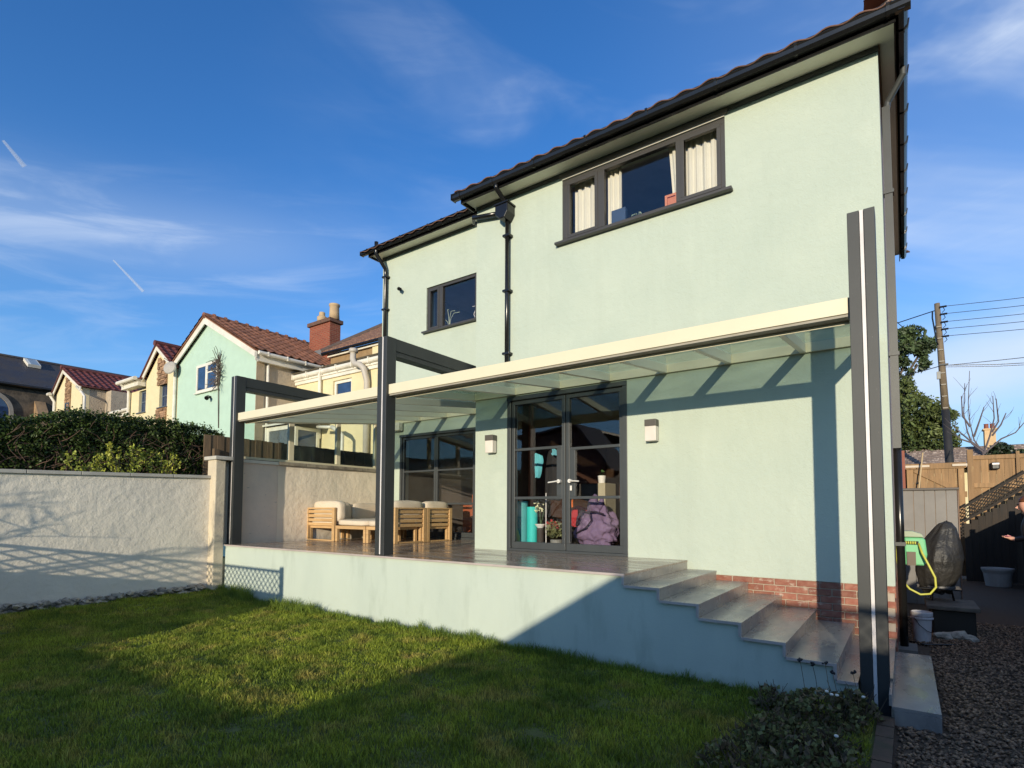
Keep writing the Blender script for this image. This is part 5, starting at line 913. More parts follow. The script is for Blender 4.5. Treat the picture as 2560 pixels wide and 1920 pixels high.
bu = thing('bucket', 'white plastic bucket with wire handle at the foot of the downpipe', 'bucket', (.125, 1.25, -.9)); obj('body', lathe(NB(), [(.078, .003), (.098, .30), (.106, .30), (.106, .34), (.098, .345), (.090, .30), (.072, .02)], (.125, 1.25, -.9), 24), flat('bucket_white', (.62, .60, .60), .5), bu, smooth=False)
obj('handle', tube(NB(), [(.05, 1.17, -.62), (.10, 1.145, -.70), (.17, 1.15, -.76), (.21, 1.18, -.78)], .004, 5), BLACK, bu); obj('rim', lathe(NB(), [(.104, 0), (.110, .006), (.110, .018), (.104, .022)], (.125, 1.25, -.64), 24), flat('bucket_white', (.62, .60, .60), .5), bu)
bq = thing('covered_barbecue', 'kettle barbecue wrapped in a sagging black cover', 'barbecue', (.36, 2.4, -.9))
PR = [(-.46, .13, .31), (-.35, .17, .31), (-.18, .23, .33), (-.02, .25, .34), (.10, .225, .35), (.22, .18, .375), (.32, .135, .405), (.40, .105, .425), (.455, .065, .43), (.475, .012, .43)]
c = NB(); rg = []
for j in range(37):
    t_ = j/36*(len(PR)-1); i0 = min(int(t_), len(PR)-2); f_ = t_-i0; z, r, xc = [PR[i0][k]*(1-f_)+PR[i0+1][k]*f_ for k in range(3)]
    row = []
    for k in range(48):
        a = k/48*6.2832; fold = .10*abs(mnoise.noise(Vector((math.cos(a)*2.2, math.sin(a)*2.2, z*1.2))))+.05*mnoise.noise(Vector((math.cos(a)*6, math.sin(a)*6, z*3))); row.append(c.verts.new((xc+math.cos(a)*r*(1+fold*2.2), 2.42+math.sin(a)*r*.95*(1+fold*2.2), z+.03*mnoise.noise(Vector((math.cos(a)*3, math.sin(a)*3, z*4+5))))))
    rg.append(row)
for a_, d_ in zip(rg, rg[1:]):
    for k in range(48): c.faces.new((a_[k], a_[(k+1) % 48], d_[(k+1) % 48], d_[k]))
c.faces.new(rg[-1])
obj('cover', c, mat('black_cover', (.018, .018, .018), (.032, .030, .027), rough=.5, bump2=.02, bs2=12), bq, smooth=True)
for a in (0, 2.1, 4.2): obj('leg', tube(NB(), [(.33+.1*math.cos(a), 2.42+.1*math.sin(a), -.25), (.33+.22*math.cos(a), 2.42+.22*math.sin(a), -.88)], .012, 6), BLACK, bq)
obj('ash_catcher', lathe(NB(), [(.14, 0), (.18, .03), (.18, .06)], (.33, 2.42, -.42), 20), flat('grey_enamel', (.15, .15, .15), .4), bq); obj('shelf', box(.10, .56, 2.2, 2.6, -.40, -.38), BLACK, bq, bevel=.005)
tb_ = thing('raised_planter', 'low dark trough with a stone slab on top beside the bucket', 'trough', (.4, 2.1, -.9)); obj('trough', box(.24, .66, 1.85, 2.6, -.9, -.60), flat('dark_trough', (.03, .028, .022), .8), tb_, bevel=.02); obj('slab', box(.18, .70, 1.80, 2.62, -.599, -.55), mat('slab_stone', (.16, .14, .11), (.10, .09, .075), rough=.9, ns=10, bump=.01, bs=20), tb_, bevel=.01)
tag(obj('low_hose', tube(NB(), [(.0, 1.05, -.88), (.15, 1.0, -.885), (.32, 1.1, -.885), (.48, 1.2, -.885)], .012, 6), BLACK, smooth=True, loc=(0, 1.05, -.88)), 'black hose lying on the gravel in front of the bucket', 'hose')
for i, (x, y, s) in enumerate(((.33, 1.55, .07), (.45, 1.65, .09), (.58, 1.60, .06))):
    c = NB(); bmesh.ops.create_icosphere(c, subdivisions=2, radius=s)
    for v in c.verts: v.co = Vector((v.co.x*1.5+x, v.co.y+y, v.co.z*.7-.87))+v.co*mnoise.noise(v.co*20)*.5
    tag(obj('stone', c, RUBBLE, loc=(x, y, -.87)), ('small grey stone beside the bucket on the gravel', 'largest of the stones before the dark trough', 'rightmost stone before the dark trough')[i], 'stone', 'stones on the gravel')
pl = thing('white_tub', 'large white planter tub near the fence at the back of the passage', 'planter', (1.51, 8.2, -.9)); obj('pot', lathe(NB(), [(.20, .0), (.235, .26), (.265, .33), (.265, .365), (.235, .365), (.22, .33)], (1.51, 8.2, -.9), 24), flat('tub_white', (.50, .48, .45), .5), pl)
def lattice(bm, F, u0, u1, z0, z1, pitch, w, t, d0=0, ratio=1.):
    for sgn, dd_ in ((1, 0), (-1, t)):
        c = u0-(z1-z0)-pitch
        while c < u1+(z1-z0)+pitch:
            # strip u = c + sgn*(z-z0)*ratio
            pts = []
            lo_, hi_ = 0., (z1-z0)
            f = lambda q: c+sgn*q*ratio
            qs = [0, z1-z0]
            if sgn > 0: a = max(0, (u0-c)/ratio); b_ = min(z1-z0, (u1-c)/ratio)
            else: a = max(0, (c-u1)/ratio); b_ = min(z1-z0, (c-u0)/ratio)
            if b_-a > .02: beam(bm, F(f(a), d0+dd_+t/2, z0+a), F(f(b_), d0+dd_+t/2, z0+b_), t*.98, w, upv=(Vector(F(0, 1, 0))-Vector(F(0, 0, 0))).cross(Vector((0, 0, 1)))) if False else prism(bm, [F(f(a)-w*.7, d0+dd_, z0+a), F(f(a)+w*.7, d0+dd_, z0+a), F(f(b_)+w*.7, d0+dd_, z0+b_), F(f(b_)-w*.7, d0+dd_, z0+b_)], Vector(F(0, t*.98, 0))-Vector(F(0, 0, 0)))
            c += pitch
    return bm
# raked trellis and dark fence at the end of the passage, then along its right side
tf = thing('raked_trellis', 'dark fence with an orange lattice strip whose top slopes up to the right', 'trellis', (1.5, 8.9, -.9))
q = NB(); lattice(q, lambda u, d, z: (u, 8.9+d, z+(u-1.10)*.72), 1.08, 2.05, .43, .70, .080, .019, .012); obj('lattice', q, DARKB, tf, kind='stuff')
for z in (.69, .38): obj('rail', beam(NB(), (1.05, 8.89, z-.0+.02), (2.3, 8.89, z+.02+1.25*.72), .04, .05), DARKB, tf)
x = 1.06
while x < 2.6: z1 = .38+(x-1.10)*.72; obj('board', box(x, x+.118, 8.92, 8.94, -.9, z1), DARKB, tf); x += .12
q = NB(); lattice(q, FY(8.75), .93, 1.06, .06, .42, .07, .017, .01); obj('lattice', q, DARKB, tf, kind='stuff')
rf = thing('side_fence', 'dark stained boundary fence along the right of the gravel passage', 'fence', (2, 3, -.9)); y = -9.5
while y < 8.8:
    obj('board', box(2.02, 2.045, y, y+.148, -.9, .62), DARKB, rf); y += .15
for yy in (-9, -6.5, -4, -1.5, 1, 3.5, 6, 8.4): obj('post', box(1.94, 2.019, yy, yy+.09, -.9, .70), DARKB, rf)
for z in (-.5, .35): obj('rail', box(1.975, 2.018, -9.5, 8.8, z, z+.07), DARKB, rf)
# person standing at the right edge of the frame
pe = thing('person', 'person in dark clothes looking down at a pink phone in the passage', 'person', (1.58, 4.5, -.9))
PSK = bpy.data.materials.new('person_surface'); PSK.use_nodes = True; pn = PSK.node_tree.nodes; plk = PSK.node_tree.links
gg = pn.new('ShaderNodeNewGeometry'); sx = pn.new('ShaderNodeSeparateXYZ'); plk.new(gg.outputs['Position'], sx.inputs[0])
def pm(op, a, b): 
    n = pn.new('ShaderNodeMath'); n.operation = op
    for i, v in enumerate((a, b)):
        if isinstance(v, (int, float)): n.inputs[i].default_value = v
        else: plk.new(v, n.inputs[i])
    return n.outputs[0]
msk = pm('MAXIMUM', pm('GREATER_THAN', sx.outputs[2], .565), pm('MULTIPLY', pm('LESS_THAN', sx.outputs[0], 1.335), pm('GREATER_THAN', sx.outputs[2], .12)))
mxp = pn.new('ShaderNodeMix'); mxp.data_type = 'RGBA'; plk.new(msk, mxp.inputs[0]); mxp.inputs[6].default_value = (.012, .013, .018, 1); mxp.inputs[7].default_value = (.62, .33, .24, 1); plk.new(mxp.outputs[2], pn['Principled BSDF'].inputs['Base Color']); pn['Principled BSDF'].inputs['Roughness'].default_value = .65
V_ = []; E_ = []; Rr = []
def sv(p, r, par=None):
    V_.append(p); Rr.append(r); 
    if par is not None: E_.append((par, len(V_)-1))
    return len(V_)-1
cx_, cy2 = 1.58, 4.5
pv = sv((cx_, cy2, .02), (.16, .13)); w_ = sv((cx_, cy2, .20), (.145, .115), pv); chs = sv((cx_-.01, cy2, .40), (.18, .13), w_); sh_ = sv((cx_-.02, cy2, .50), (.10, .09), chs); nk = sv((cx_-.05, cy2, .575), (.055, .055), sh_); hd1 = sv((cx_-.085, cy2-.01, .65), (.075, .075), nk); hd2 = sv((cx_-.105, cy2-.012, .715), (.088, .085), hd1); hd3 = sv((cx_-.095, cy2-.01, .785), (.072, .072), hd2)
for s in (-1, 1):
    a = sv((cx_-.02, cy2+s*.17, .47), (.06, .06), sh_); e_ = sv((cx_-.06, cy2+s*.20, .22), (.048, .048), a); w__ = sv((cx_-.22, cy2+s*.08-.02, .19), (.032, .032), e_); hdn = sv((cx_-.29, cy2+s*.04-.03, .21), (.036, .02), w__)
    for k, (dy, ln_) in enumerate(((-.03, .07), (-.01, .085), (.012, .08), (.03, .065))):
        f1 = sv((cx_-.29-.035, cy2+s*.04-.03+dy, .215), (.0095, .0095), hdn); f2 = sv((cx_-.29-.035-ln_*.5, cy2+s*.04-.03+dy*1.1, .222), (.0085, .0085), f1); sv((cx_-.29-.02-ln_*.75, cy2+s*.04-.03+dy, .24), (.007, .007), f2)
    t1 = sv((cx_-.285, cy2+s*.04-.03-s*.045, .235), (.011, .011), hdn); sv((cx_-.32, cy2+s*.04-.03-s*.03, .255), (.009, .009), t1)
    h_ = sv((cx_, cy2+s*.09, -.06), (.095, .09), pv); kn = sv((cx_-.02+s*.03, cy2+s*.10, -.45), (.062, .062), h_); an = sv((cx_+.01+s*.03, cy2+s*.10, -.82), (.042, .042), kn); sv((cx_-.12+s*.03, cy2+s*.10, -.87), (.035, .028), an)
me = bpy.data.meshes.new('body'); me.from_pydata([Vector(v)-WO[pe.name] for v in V_], E_, []); me.materials.append(PSK); ob = bpy.data.objects.new('body', me); COL.objects.link(ob); ob.parent = pe; WO[ob.name] = WO[pe.name]
sm = ob.modifiers.new('skin', 'SKIN'); sm.use_smooth_shade = True
if not me.skin_vertices: me.attributes.new
try:
    if len(me.skin_vertices) == 0: raise RuntimeError
except Exception: pass
for i, d in enumerate(me.skin_vertices[0].data): d.radius = Rr[i] if isinstance(Rr[i], tuple) else (Rr[i], Rr[i]); d.use_root = (i == 0)
ob.modifiers.new('sub', 'SUBSURF').levels = 2; ob.modifiers['sub'].render_levels = 2
SKINM = flat('face_skin', (.62, .33, .24), .6)
t = NB(); prism(t, [(cx_-.185, cy2-.027, .70), (cx_-.215, cy2-.015, .668), (cx_-.180, cy2-.015, .655), (cx_-.18, cy2+.0, .70)], (0, .012, 0)); obj('nose', t, SKINM, pe, bevel=.004)
for s in (-1, 1): c = NB(); bmesh.ops.create_uvsphere(c, u_segments=8, v_segments=6, radius=.011, matrix=Matrix.Translation((cx_-.180, cy2-.012+s*.03, .722))); obj('eye', c, flat('eye_dark', (.03, .02, .02), .2), pe); c = NB(); bmesh.ops.create_uvsphere(c, u_segments=8, v_segments=6, radius=.02, matrix=Matrix.Translation((cx_-.09, cy2-.01+s*.085, .71))); obj('ear', c, SKINM, pe)
obj('mouth', box(cx_-.182, cx_-.168, cy2-.035, cy2+.012, .642, .650), flat('lips', (.35, .10, .09)), pe, bevel=.003)
c = NB(); bmesh.ops.create_icosphere(c, subdivisions=4, radius=1)
for v in c.verts:
    d = v.co.copy(); r = 1+.12*mnoise.noise(d*5)+.05*mnoise.noise(d*14); v.co = Vector((cx_-.07+d.x*r*.10, cy2-.01+d.y*r*.098, .765+d.z*r*(.085 if d.z > 0 else (.17 if d.x > -.1 else .02))))
obj('hair', c, mat('auburn_hair', (.16, .055, .02), (.08, .028, .012), rough=.5, ns=30), pe, smooth=True)
c = NB(); bx(c, cx_-.35, cx_-.28, cy2-.075, cy2+.005, .235, .247); tag(obj('phone', c, flat('pink_case', (.55, .16, .22), .35), loc=(cx_-.31, cy2-.03, .24), bevel=.004), 'pink phone held in the hands of the person', 'phone')
# brick edging strip and the flower bed shrub
eg = thing('brick_edging', 'narrow brick edging between the shrub bed and the gravel', 'edging', (-.15, -2.6, -.9)); BE = mat('mossy_brick', (.12, .075, .05), (.07, .06, .035), rough=.95, ns=9, bump=.004, bs=40, rnd=.15)
bb = NB(); bx(bb, -.05, .05, -.105, .105, -.04, .04); bem = mesh_of(bb, 'brick', BE); y = -1.98
while y > -6.5: place('brick', bem, BE, eg, (-.15+random.uniform(-.003, .003), y-.105, -.90+random.uniform(-.004, .004)), (0, 0, random.uniform(-.02, .02))); y -= .22
LEAFB = mat('bed_leaf', (.20, .205, .08), (.12, .125, .05), rough=.7, spec=.15, island=True, rnd=.55, ns=12, transl=.2); LEAFBR = mat('bed_leaf_brown', (.20, .15, .08), (.11, .08, .05), rough=.8, spec=.15, island=True, rnd=.5)
bs_ = thing('bed_shrub', 'sprawling leafy green shrub with dead flower heads by the right post', 'shrub', (-.6, -2.6, -.88))
def bush(par, cs, n, size, m, seed, el=1.25):
    g = np.random.default_rng(seed); P = []
    for c, r, k in cs:
        d = g.normal(0, 1, (int(n*k), 3)); d /= np.linalg.norm(d, axis=1)[:, None]; d[:, 2] = np.abs(d[:, 2]); P.append(np.array(c)+d*np.array(r)*(g.random((len(d), 1))**.38))
    P = np.concatenate(P); lm_ = np.array([mnoise.noise(Vector(p*7)) for p in P]); P = P[lm_ > -.14]; return obj('foliage', leafcloud(P, size, seed, el, up_=(0, 0, .5)), m, par, kind='stuff')
cs = [((-.52, -2.35, -.9), (.30, .28, .25), 1), ((-.70, -2.9, -.9), (.28, .33, .20), 1), ((-.42, -3.1, -.9), (.26, .40, .20), .8), ((-.85, -2.25, -.9), (.18, .2, .20), .3), ((-.33, -2.15, -.9), (.17, .2, .24), .4), ((-.78, -3.4, -.9), (.3, .3, .18), .5), ((-.45, -3.7, -.9), (.3, .4, .17), .6)]
bush(bs_, cs, 2100, .028, LEAFB, 31); bush(bs_, cs, 1000, .022, LEAFBR, 33, 2.4)
st = NB(); g = random.Random(12)
for i in range(150):
    c, r, k = g.choice(cs); p = Vector(c)+Vector((g.uniform(-.5, .5)*r[0], g.uniform(-.5, .5)*r[1], .01)); e = p+Vector((g.uniform(-.15, .15), g.uniform(-.15, .15), g.uniform(.6, 1.05)*r[2])); tube(st, [p, p.lerp(e, .5)+Vector((g.uniform(-.03, .03), g.uniform(-.03, .03), 0)), e], [.004, .003, .002], 4, False)
obj('stems', st, mat('bed_stem', (.10, .07, .045), rough=.9), bs_, kind='stuff')
fl = NB(); fs = NB()
for x, y, z in ((-.66, -2.2, -.50), (-.50, -2.2, -.49), (-.45, -2.25, -.54), (-.33, -2.2, -.53), (-.60, -2.05, -.55)):
    tube(fs, [(x+.04, y, -.85), (x+.02, y, -.65), (x, y, z)], .0025, 4)
    for k in range(9): bmesh.ops.create_icosphere(fl, subdivisions=1, radius=.009, matrix=Matrix.Translation((x+g.uniform(-.016, .016), y+g.uniform(-.016, .016), z+g.uniform(-.01, .015))))
obj('seed_heads', fl, flat('dead_head', (.02, .022, .03)), bs_, kind='stuff'); obj('flower_stalks', fs, LEAFBR, bs_)
fl = NB()
for x, y, z in ((-.47, -2.42, -.63), (-.44, -2.44, -.64), (-.41, -2.42, -.645), (-.265, -2.3, -.66), (-.36, -3.05, -.70)): bmesh.ops.create_icosphere(fl, subdivisions=2, radius=.0125, matrix=Matrix.Translation((x, y, z))@Matrix.Diagonal((1, 1, .7, 1)))
obj('white_buds', fl, flat('bud_white', (.75, .73, .65)), bs_, kind='stuff')
# ================================================================== behind the passage: pole, wires, trees, bungalow
up_ = thing('utility_pole', 'leaning wooden utility pole with cables, insulators and climbing rungs', 'utility pole', (1.4, 18, -1)); PB, PT = Vector((1.44, 18, -1)), Vector((1.15, 18, 8.15)); pat_ = lambda z: PB.lerp(PT, (z+1)/9.15)
WOODP = mat('pole_timber', (.20, .155, .10), (.13, .10, .07), rough=.9, ns=6, nstretch=(4, 4, .5), bump=.004, bs=20)
obj('shaft', tube(NB(), [pat_(z) for z in (4.25, 6, 8.13)], [.118, .105, .085], 12), WOODP, up_, smooth=True); obj('tarred_base', tube(NB(), [PB, pat_(4.249)], [.15, .121], 12), mat('tar', (.022, .022, .024), rough=.7), up_, smooth=True)
for i in range(8): z = 4.3+i*.42; obj('rung', beam(NB(), pat_(z)+Vector((-.07, -.12, 0)), pat_(z)+Vector((.07, -.12, 0)), .03, .04), flat('galv', (.28, .25, .20), .6), up_)
for i, z in enumerate((7.95, 7.68, 7.39, 7.13, 6.87)):
    p = pat_(z); b = NB(); tube(b, [p+Vector((.06, -.1, 0)), p+Vector((.26, -.1, 0))], .035, 8); tube(b, [p+Vector((.16, -.1, -.02)), p+Vector((.2, -.14, -.14)), p+Vector((.12, -.14, -.22))], .012, 5); obj('insulator', b, BLACK, up_)
b = NB(); tube(b, [pat_(7.85)+Vector((-.15, -.1, 0)), pat_(7.6)+Vector((-.17, -.12, 0)), pat_(6.7)+Vector((-.10, -.12, 0)), pat_(6.5)], .025, 6); tube(b, [pat_(7.3)+Vector((-.1, -.13, 0)), pat_(6.9)+Vector((-.14, -.13, 0)), pat_(6.45)], .015, 5); obj('cable_loop', b, BLACK, up_)
obj('junction_box', box(1.06, 1.17, 17.84, 17.92, 5.35, 5.62), flat('box_grey', (.3, .3, .28)), up_, bevel=.01); obj('crossband', box(1.13, 1.40, 17.85, 17.9, 5.83, 5.88), BLACK, up_)
def wire(p, q, sag, r=.011, lab=''):
    p, q = Vector(p), Vector(q); pts = [p.lerp(q, t/14)-Vector((0, 0, sag*4*(t/14)*(1-t/14))) for t in range(15)]; tag(obj('power_line', tube(NB(), pts, r, 5, False), BLACK, smooth=True, loc=p), lab, 'cable', 'cables strung from the utility pole')
for i, (z, zq) in enumerate(((7.95, 9.5), (7.68, 9.2), (7.39, 8.9), (7.13, 8.6), (6.87, 8.3))): wire(pat_(z)+Vector((.26, -.1, 0)), (24, 22, zq), .55, .010, ('topmost', 'second', 'middle', 'fourth', 'lowest')[i]+' of the five level cables running right from the pole')
wire(pat_(5.86), (22, 20, 10.6), 1.9, .012, 'sagging cable rising steeply to the right from mid pole'); wire(pat_(5.84), (24, 21, 7.6), .45, .012, 'nearly level cable running right from mid pole'); wire(pat_(5.80), (22, 20, 10.3), 1.85, .010, 'lower of the two sagging cables rising right from mid pole')
wire(pat_(7.9), (-14, 22, 6.6), .2, .018, 'thick cable running left from the pole top behind the house'); wire(pat_(5.85), (-14, 18, 3.9), .3, .015, 'cable running left from mid pole past the conifers'); wire((-1.0, 20, 9.6), (1.4, 29, 9.0), .1, .018, 'short dark cable crossing above the pine at the house edge')
PINEL = mat('pine_leaf', (.08, .12, .045), (.045, .07, .03), rough=.55, island=True, rnd=.5, ns=1.2, transl=.12); CONL = mat('conifer_leaf', (.12, .15, .04), (.06, .09, .026), rough=.6, island=True, rnd=.5, ns=1.0, transl=.12)
def tree(name, lab, base, blobs, n, size, m, seed, el=2.2, trunk=.2, fill=.55):
    t = thing(name, lab, 'tree', base); g = np.random.default_rng(seed); P = []; B_ = NB(); b0 = Vector(base); top = Vector(blobs[-1][0]); tube(B_, [b0, b0.lerp(top, .5), top], [trunk, trunk*.7, trunk*.2], 8)
    tot = sum(r[0]*r[2] for c, r in blobs)
    for c, r in blobs:
        k = int(n*r[0]*r[2]/tot); d = g.normal(0, 1, (k, 3)); d /= np.linalg.norm(d, axis=1)[:, None]; P.append(np.array(c)+d*np.array(r)*(g.random((k, 1))**(1/3))*1.0)
        tube(B_, [b0.lerp(top, .6), Vector(c)-Vector((0, 0, r[2]*.3)), Vector(c)], [trunk*.3, trunk*.2, trunk*.08], 5, False)
    P = np.concatenate(P); lm_ = np.array([mnoise.noise(Vector(p*1.5))+.6*mnoise.noise(Vector(p*3.6)) for p in P]); P = P[lm_ > (.5-fill)]
    obj('trunk', B_, BARK, t, smooth=True); obj('crown', leafcloud(P, size, seed, el), m, t, kind='stuff')
bl = lambda *a: [((x, y, z), (rx_, ry, rz2)) for x, y, z, rx_, ry, rz2 in a]
tree('pine_tree', 'dark pine tree rising beside the house edge behind the pole', (-.6, 25, -1), bl((-.5, 25, 8.6, 1.2, 1.2, .7), (.35, 25, 8.95, .7, .9, .42), (.9, 25, 8.35, .55, .7, .38), (.3, 25, 8.0, .8, .9, .45), (.65, 25, 7.55, .55, .6, .35), (-.2, 25, 7.2, .8, .9, .4), (-.9, 25, 9.4, .5, .8, .4)), 12000, .085, PINEL, 51, 3.0, .25, .44)
tree('conifer', 'broad dense conifer hiding the lower part of the utility pole', (.2, 24, -1), bl((-.3, 24, 4.3, 1.6, 1.6, 2.4), (.8, 24, 4.6, 1.1, 1.2, 1.3), (1.35, 23.6, 4.0, .75, 1, 1.4), (.1, 24, 6.2, .5, .8, .8), (.9, 24, 2.6, 1.2, 1.3, 1.2), (1.6, 24, 2.9, .5, .8, .9), (1.75, 24, 4.85, .3, .4, .3), (0, 24, 5.5, 1.0, 1, .9)), 30000, .085, CONL, 53, 2.0, .25, .62)
def baretree(name, lab, base, specs, m, seed, r0=.045, twigs=3, tl=(.3, .9)):
    t = thing(name, lab, 'tree', base); b = NB(); g = random.Random(seed); b0 = Vector(base)
    for s in specs:
        pts = [Vector(p) for p in s]; tube(b, pts, [max(.005, r0*(1-i/len(pts)*.85)) for i in range(len(pts))], 5, False)
        for a, c in zip(pts[1:], pts[2:]):
            for k in range(twigs):
                q = a.lerp(c, g.random()); d = ((c-a).normalized()+Vector((g.uniform(-1, 1), g.uniform(-.6, .6), g.uniform(-.5, .9)))).normalized(); p2 = [q]
                for j in range(4): p2.append(p2[-1]+d*g.uniform(*tl)/4); d = (d+Vector((g.uniform(-.25, .25), g.uniform(-.2, .2), g.uniform(-.1, .35)))).normalized()
                tube(b, p2, [r0*.30, r0*.25, r0*.2, r0*.15, r0*.10], 4, False)
    obj('branches', b, m, t); return t
TW = mat('grey_twig', (.13, .11, .12), rough=.9)
baretree('bare_shrub_tree', 'leafless shrubby tree with upswept twigs above the fence panel', (1.95, 14, -1), [[(1.95, 14, -1), (1.95, 14, 1.6), (1.88, 14, 2.35), (1.70, 14, 2.7), (1.62, 14, 3.2), (1.60, 14, 3.8), (1.66, 14, 4.75)], [(1.88, 14, 2.35), (1.65, 14, 2.6), (1.55, 14, 3.0), (1.49, 14, 3.5), (1.54, 14, 4.4)], [(1.62, 14, 3.1), (1.46, 14, 3.45), (1.45, 14, 4.03)], [(1.9, 14, 2.3), (2.05, 14, 2.8), (2.16, 14, 3.3), (2.15, 14, 3.95)], [(2.1, 14, 2.9), (2.25, 14, 3.2), (2.22, 14, 3.86)], [(2.1, 14, 2.8), (2.3, 14, 3.1), (2.42, 14, 3.43)], [(1.9, 14, 2.3), (2.3, 14, 2.7), (2.6, 14, 2.85), (2.85, 14, 3.2)], [(1.9, 14, 2.4), (1.6, 14, 2.7), (1.35, 14, 3.0), (1.24, 14, 3.15)], [(1.7, 14, 2.8), (1.85, 14, 3.3), (1.95, 14, 3.65)], [(1.7, 14, 2.6), (1.4, 14, 2.75), (1.28, 14, 2.9)]], TW, 5, .028, 2, (.25, .6))
bg_ = thing('bungalow', 'low bungalow with grey tiled roof beyond the gate', 'bungalow', (4, 21, -1)); obj('wall', box(.5, 9, 21.2, 27, -1, 2.3), CREAM, bg_)
b = NB()
for j in range(12): f0, f1 = j/12, (j+1)/12; prism(b, [(0, 20.2+3.2*f0, 2.3+1.05*f0+.03), (0, 20.2+3.2*f0, 2.3+1.05*f0+.08), (0, 20.2+3.2*f1, 2.3+1.05*f1+.03), (0, 20.2+3.2*f1, 2.3+1.05*f1)], (9.4, 0, 0))
obj('roof', b, mat('mixed_tile', (.22, .17, .15), (.13, .10, .09), rough=.9, ns=1.5, nstretch=(3, 1, 1), stain=((.36, .30, .27), 6, (2, 1, 1), .52, .60)), bg_); obj('roof', prism(NB(), [(0, 23.4, 3.34), (0, 23.4, 3.39), (0, 27.2, 2.2), (0, 27.2, 2.15)], (9.4, 0, 0)), PANTG, bg_)
cb = thing('buff_chimney', 'cream painted chimney with two red pots on the bungalow roof', 'chimney', (2.75, 21.6, 2.8)); obj('stack', box(2.62, 2.96, 21.4, 21.8, 2.6, 3.82), mat('peach_render', (.66, .46, .26), rough=.9), cb, bevel=.01); obj('cap', box(2.58, 3.0, 21.36, 21.84, 3.821, 3.88), mat('peach_render', (.66, .46, .26)), cb)
for x in (2.70, 2.88): obj('chimney_pot', lathe(NB(), [(.075, 0), (.07, .18), (.085, .2)], (x, 21.6, 3.881), 12), flat('red_pot', (.25, .07, .04)), cb)
ev = thing('evergreen_bush', 'dark round evergreen bush in front of the bungalow roof', 'bush', (2.5, 16, -1))
P = RNG.normal(0, 1, (2600, 3)); P /= np.linalg.norm(P, axis=1)[:, None]; P = P*np.array([.38, .35, .5])*(RNG.random((2600, 1))**.4)+np.array([2.42, 15.5, 2.25]); obj('foliage', leafcloud(P, .075, 61, 1.5), mat('bush_leaf', (.02, .035, .016), rough=.4, island=True, rnd=.5), ev, kind='stuff')
P = RNG.normal(0, 1, (1800, 3)); P /= np.linalg.norm(P, axis=1)[:, None]; P = P*np.array([.30, .3, .6])*(RNG.random((1800, 1))**.4)+np.array([2.42, 12, 1.6]); ev2 = thing('evergreen_bush', 'dark evergreen bush at the right edge beyond the fence panel', 'bush', (2.45, 12, -1)); obj('foliage', leafcloud(P, .075, 63, 1.5), bpy.data.materials['bush_leaf'], ev2, kind='stuff')
# ================================================================== what stands behind the camera and throws the shadows
cf = thing('trellis_fence', 'board fence topped with diamond trellis that shades the lawn corner', 'fence', (-8, -6.5, -.9)); yb_ = -6.5; TF = .427; XE = -6.68
x = XE-.15
while x > -13: obj('board', box(x, x+.148, yb_, yb_+.02, -.9, .04), FENCEW, cf); x -= .15
for z0, z1 in ((.0, .06), (.385, TF)): obj('rail', box(-13, XE, yb_-.005, yb_+.035, z0, z1), FENCEW, cf)
q = NB(); lattice(q, FY(yb_+.002), -13, XE, .06, .385, .125, .0215, .008); obj('lattice', q, FENCEW, cf, kind='stuff')
for x in (-12.9, XE+.001): obj('post', box(x, x+.09, yb_-.04, yb_+.05, -.9, TF+.05), FENCEW, cf)
yb_ = -10.0
lw_ = thing('low_fence', 'low board fence closing the sunny side of the lawn', 'fence', (-4, -10, -.9)); x = -9.5
while x < -2.0: obj('board', box(x, x+.148, yb_, yb_+.02, -.9, .05), FENCEW, lw_); x += .15
sd = thing('shadow_caster_shed', 'unseen shed behind the viewer, roof outline shaped to cast the sloping shadow', 'shed', (0, -11, -.9)); obj('wall', box(-2.0, 1.3, -12.6, -10.15, -.9, .06), DARKB, sd)
obj('roof', prism(NB(), [(-2.20, -10, .03), (-.03, -10, 1.345), (.95, -10, 1.33), (1.35, -10, 1.20), (1.35, -10, .03)], (0, -2.8, 0)), mat('roof_felt', (.08, .08, .08), rough=.95), sd)  # unseen shed added for its shadow, roof outline drawn from the shadow edge
rt2 = thing('corner_trellis', 'trellis topped fence running right from the shed', 'fence', (3, -10, -.9)); obj('rail', box(1.26, 6, yb_-.01, yb_+.03, 1.17, 1.235), FENCEW, rt2); x = 1.26
while x < 6: obj('board', box(x, x+.148, yb_, yb_+.02, -.9, .92), FENCEW, rt2); x += .15
q = NB(); lattice(q, FY(yb_+.002), 1.26, 6, .92, 1.17, .125, .017, .012); obj('lattice', q, FENCEW, rt2, kind='stuff')
rh = thing('rear_house', 'gabled house across the gardens that shows in the door reflections', 'house', (-15, -20, -1)); obj('wall', prism(NB(), [(-18.5, -20, -1), (-13.0, -20, -1), (-13.0, -20, 3.0), (-14.6, -20, 5.1), (-18.5, -20, 4.9)], (0, -2.5, 0)), mat('dark_brick', (.10, .06, .05)), rh)
obj('roof', prism(NB(), [(-12.6, -19.7, 2.7), (-14.6, -19.7, 5.25), (-14.6, -19.7, 5.4), (-12.5, -19.7, 2.8)], (0, -3, 0)), SLATE, rh); obj('roof', prism(NB(), [(-18.9, -19.7, 4.9), (-14.6, -19.7, 5.25), (-14.6, -19.7, 5.4), (-19, -19.7, 5.0)], (0, -8.5, 0)), SLATE, rh)
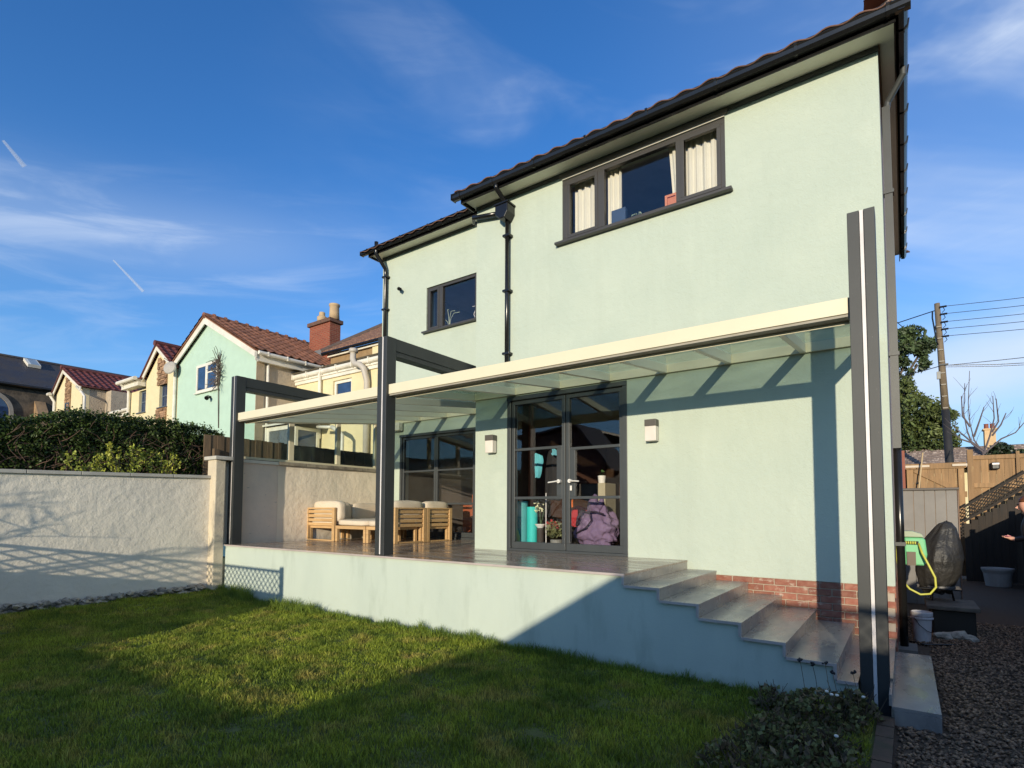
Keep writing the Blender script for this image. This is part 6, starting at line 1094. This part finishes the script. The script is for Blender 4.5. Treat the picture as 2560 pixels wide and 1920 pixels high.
# bare tree whose twigs shade the garden wall
bt = thing('bare_tree', 'leafless tree behind the trellis fence throwing twig shadows on the wall', 'tree', (-8.95, -7.5, -1)); b = NB(); g = random.Random(21)
def grow(p, d, L_, r, dep):
    pts = [p]; n = 4
    for k in range(n): pts.append(pts[-1]+d*L_/n); d = (d+Vector((g.uniform(-.16, .16), g.uniform(-.16, .16), g.uniform(-.10, .14)))).normalized()
    tube(b, pts, [r*(1-.45*i/n) for i in range(n+1)], 6 if dep < 2 else 4, False)
    if dep >= 4: return
    for k in range(3 if dep < 2 else 4):
        q = pts[-1] if k == 0 else pts[g.randint(2, n)]; dd = (d+Vector((g.uniform(-.9, .9), g.uniform(-.9, .9), g.uniform(-.35, .6)))).normalized(); grow(q, dd, L_*g.uniform(.60, .80), max(.0065, r*.55), dep+1)
grow(Vector((-8.95, -7.5, -1)), Vector((-.03, .03, 1)), 1.15, .045, 0); obj('trunk', b, BARK, bt)
# contrails: thin ice clouds far up
CT = bpy.data.materials.new('contrail_ice'); CT.use_nodes = True; n_ = CT.node_tree.nodes; l_ = CT.node_tree.links; n_.remove(n_['Principled BSDF']); tr = n_.new('ShaderNodeBsdfTransparent'); df_ = n_.new('ShaderNodeBsdfDiffuse'); df_.inputs[0].default_value = (.85, .85, .85, 1); lw2 = n_.new('ShaderNodeLayerWeight'); lw2.inputs[0].default_value = .3; mm = n_.new('ShaderNodeMapRange'); l_.new(lw2.outputs['Facing'], mm.inputs[0]); mm.inputs[3].default_value = .24; mm.inputs[4].default_value = 0; ms_ = n_.new('ShaderNodeMixShader'); l_.new(mm.outputs[0], ms_.inputs[0]); l_.new(tr.outputs[0], ms_.inputs[1]); l_.new(df_.outputs[0], ms_.inputs[2]); l_.new(ms_.outputs[0], n_['Material Output'].inputs[0])
for a, c, r, lb in (((-.8791, .1646, .4473), (-.8843, .1868, .428), (4, 8), 'short bright contrail at the left edge of the sky'), ((-.8921, .2872, .3487), (-.8911, .3252, .3164), (3, 6), 'faint short contrail above the slate hall')):
    p, q = Vector(a)*2500, Vector(c)*2500; tag(obj('contrail', tube(NB(), [p, p.lerp(q, .5), q], [r[0], (r[0]+r[1])/2, r[1]], 12, False), CT, smooth=True, loc=p), lb, 'contrail', 'contrails in the sky')
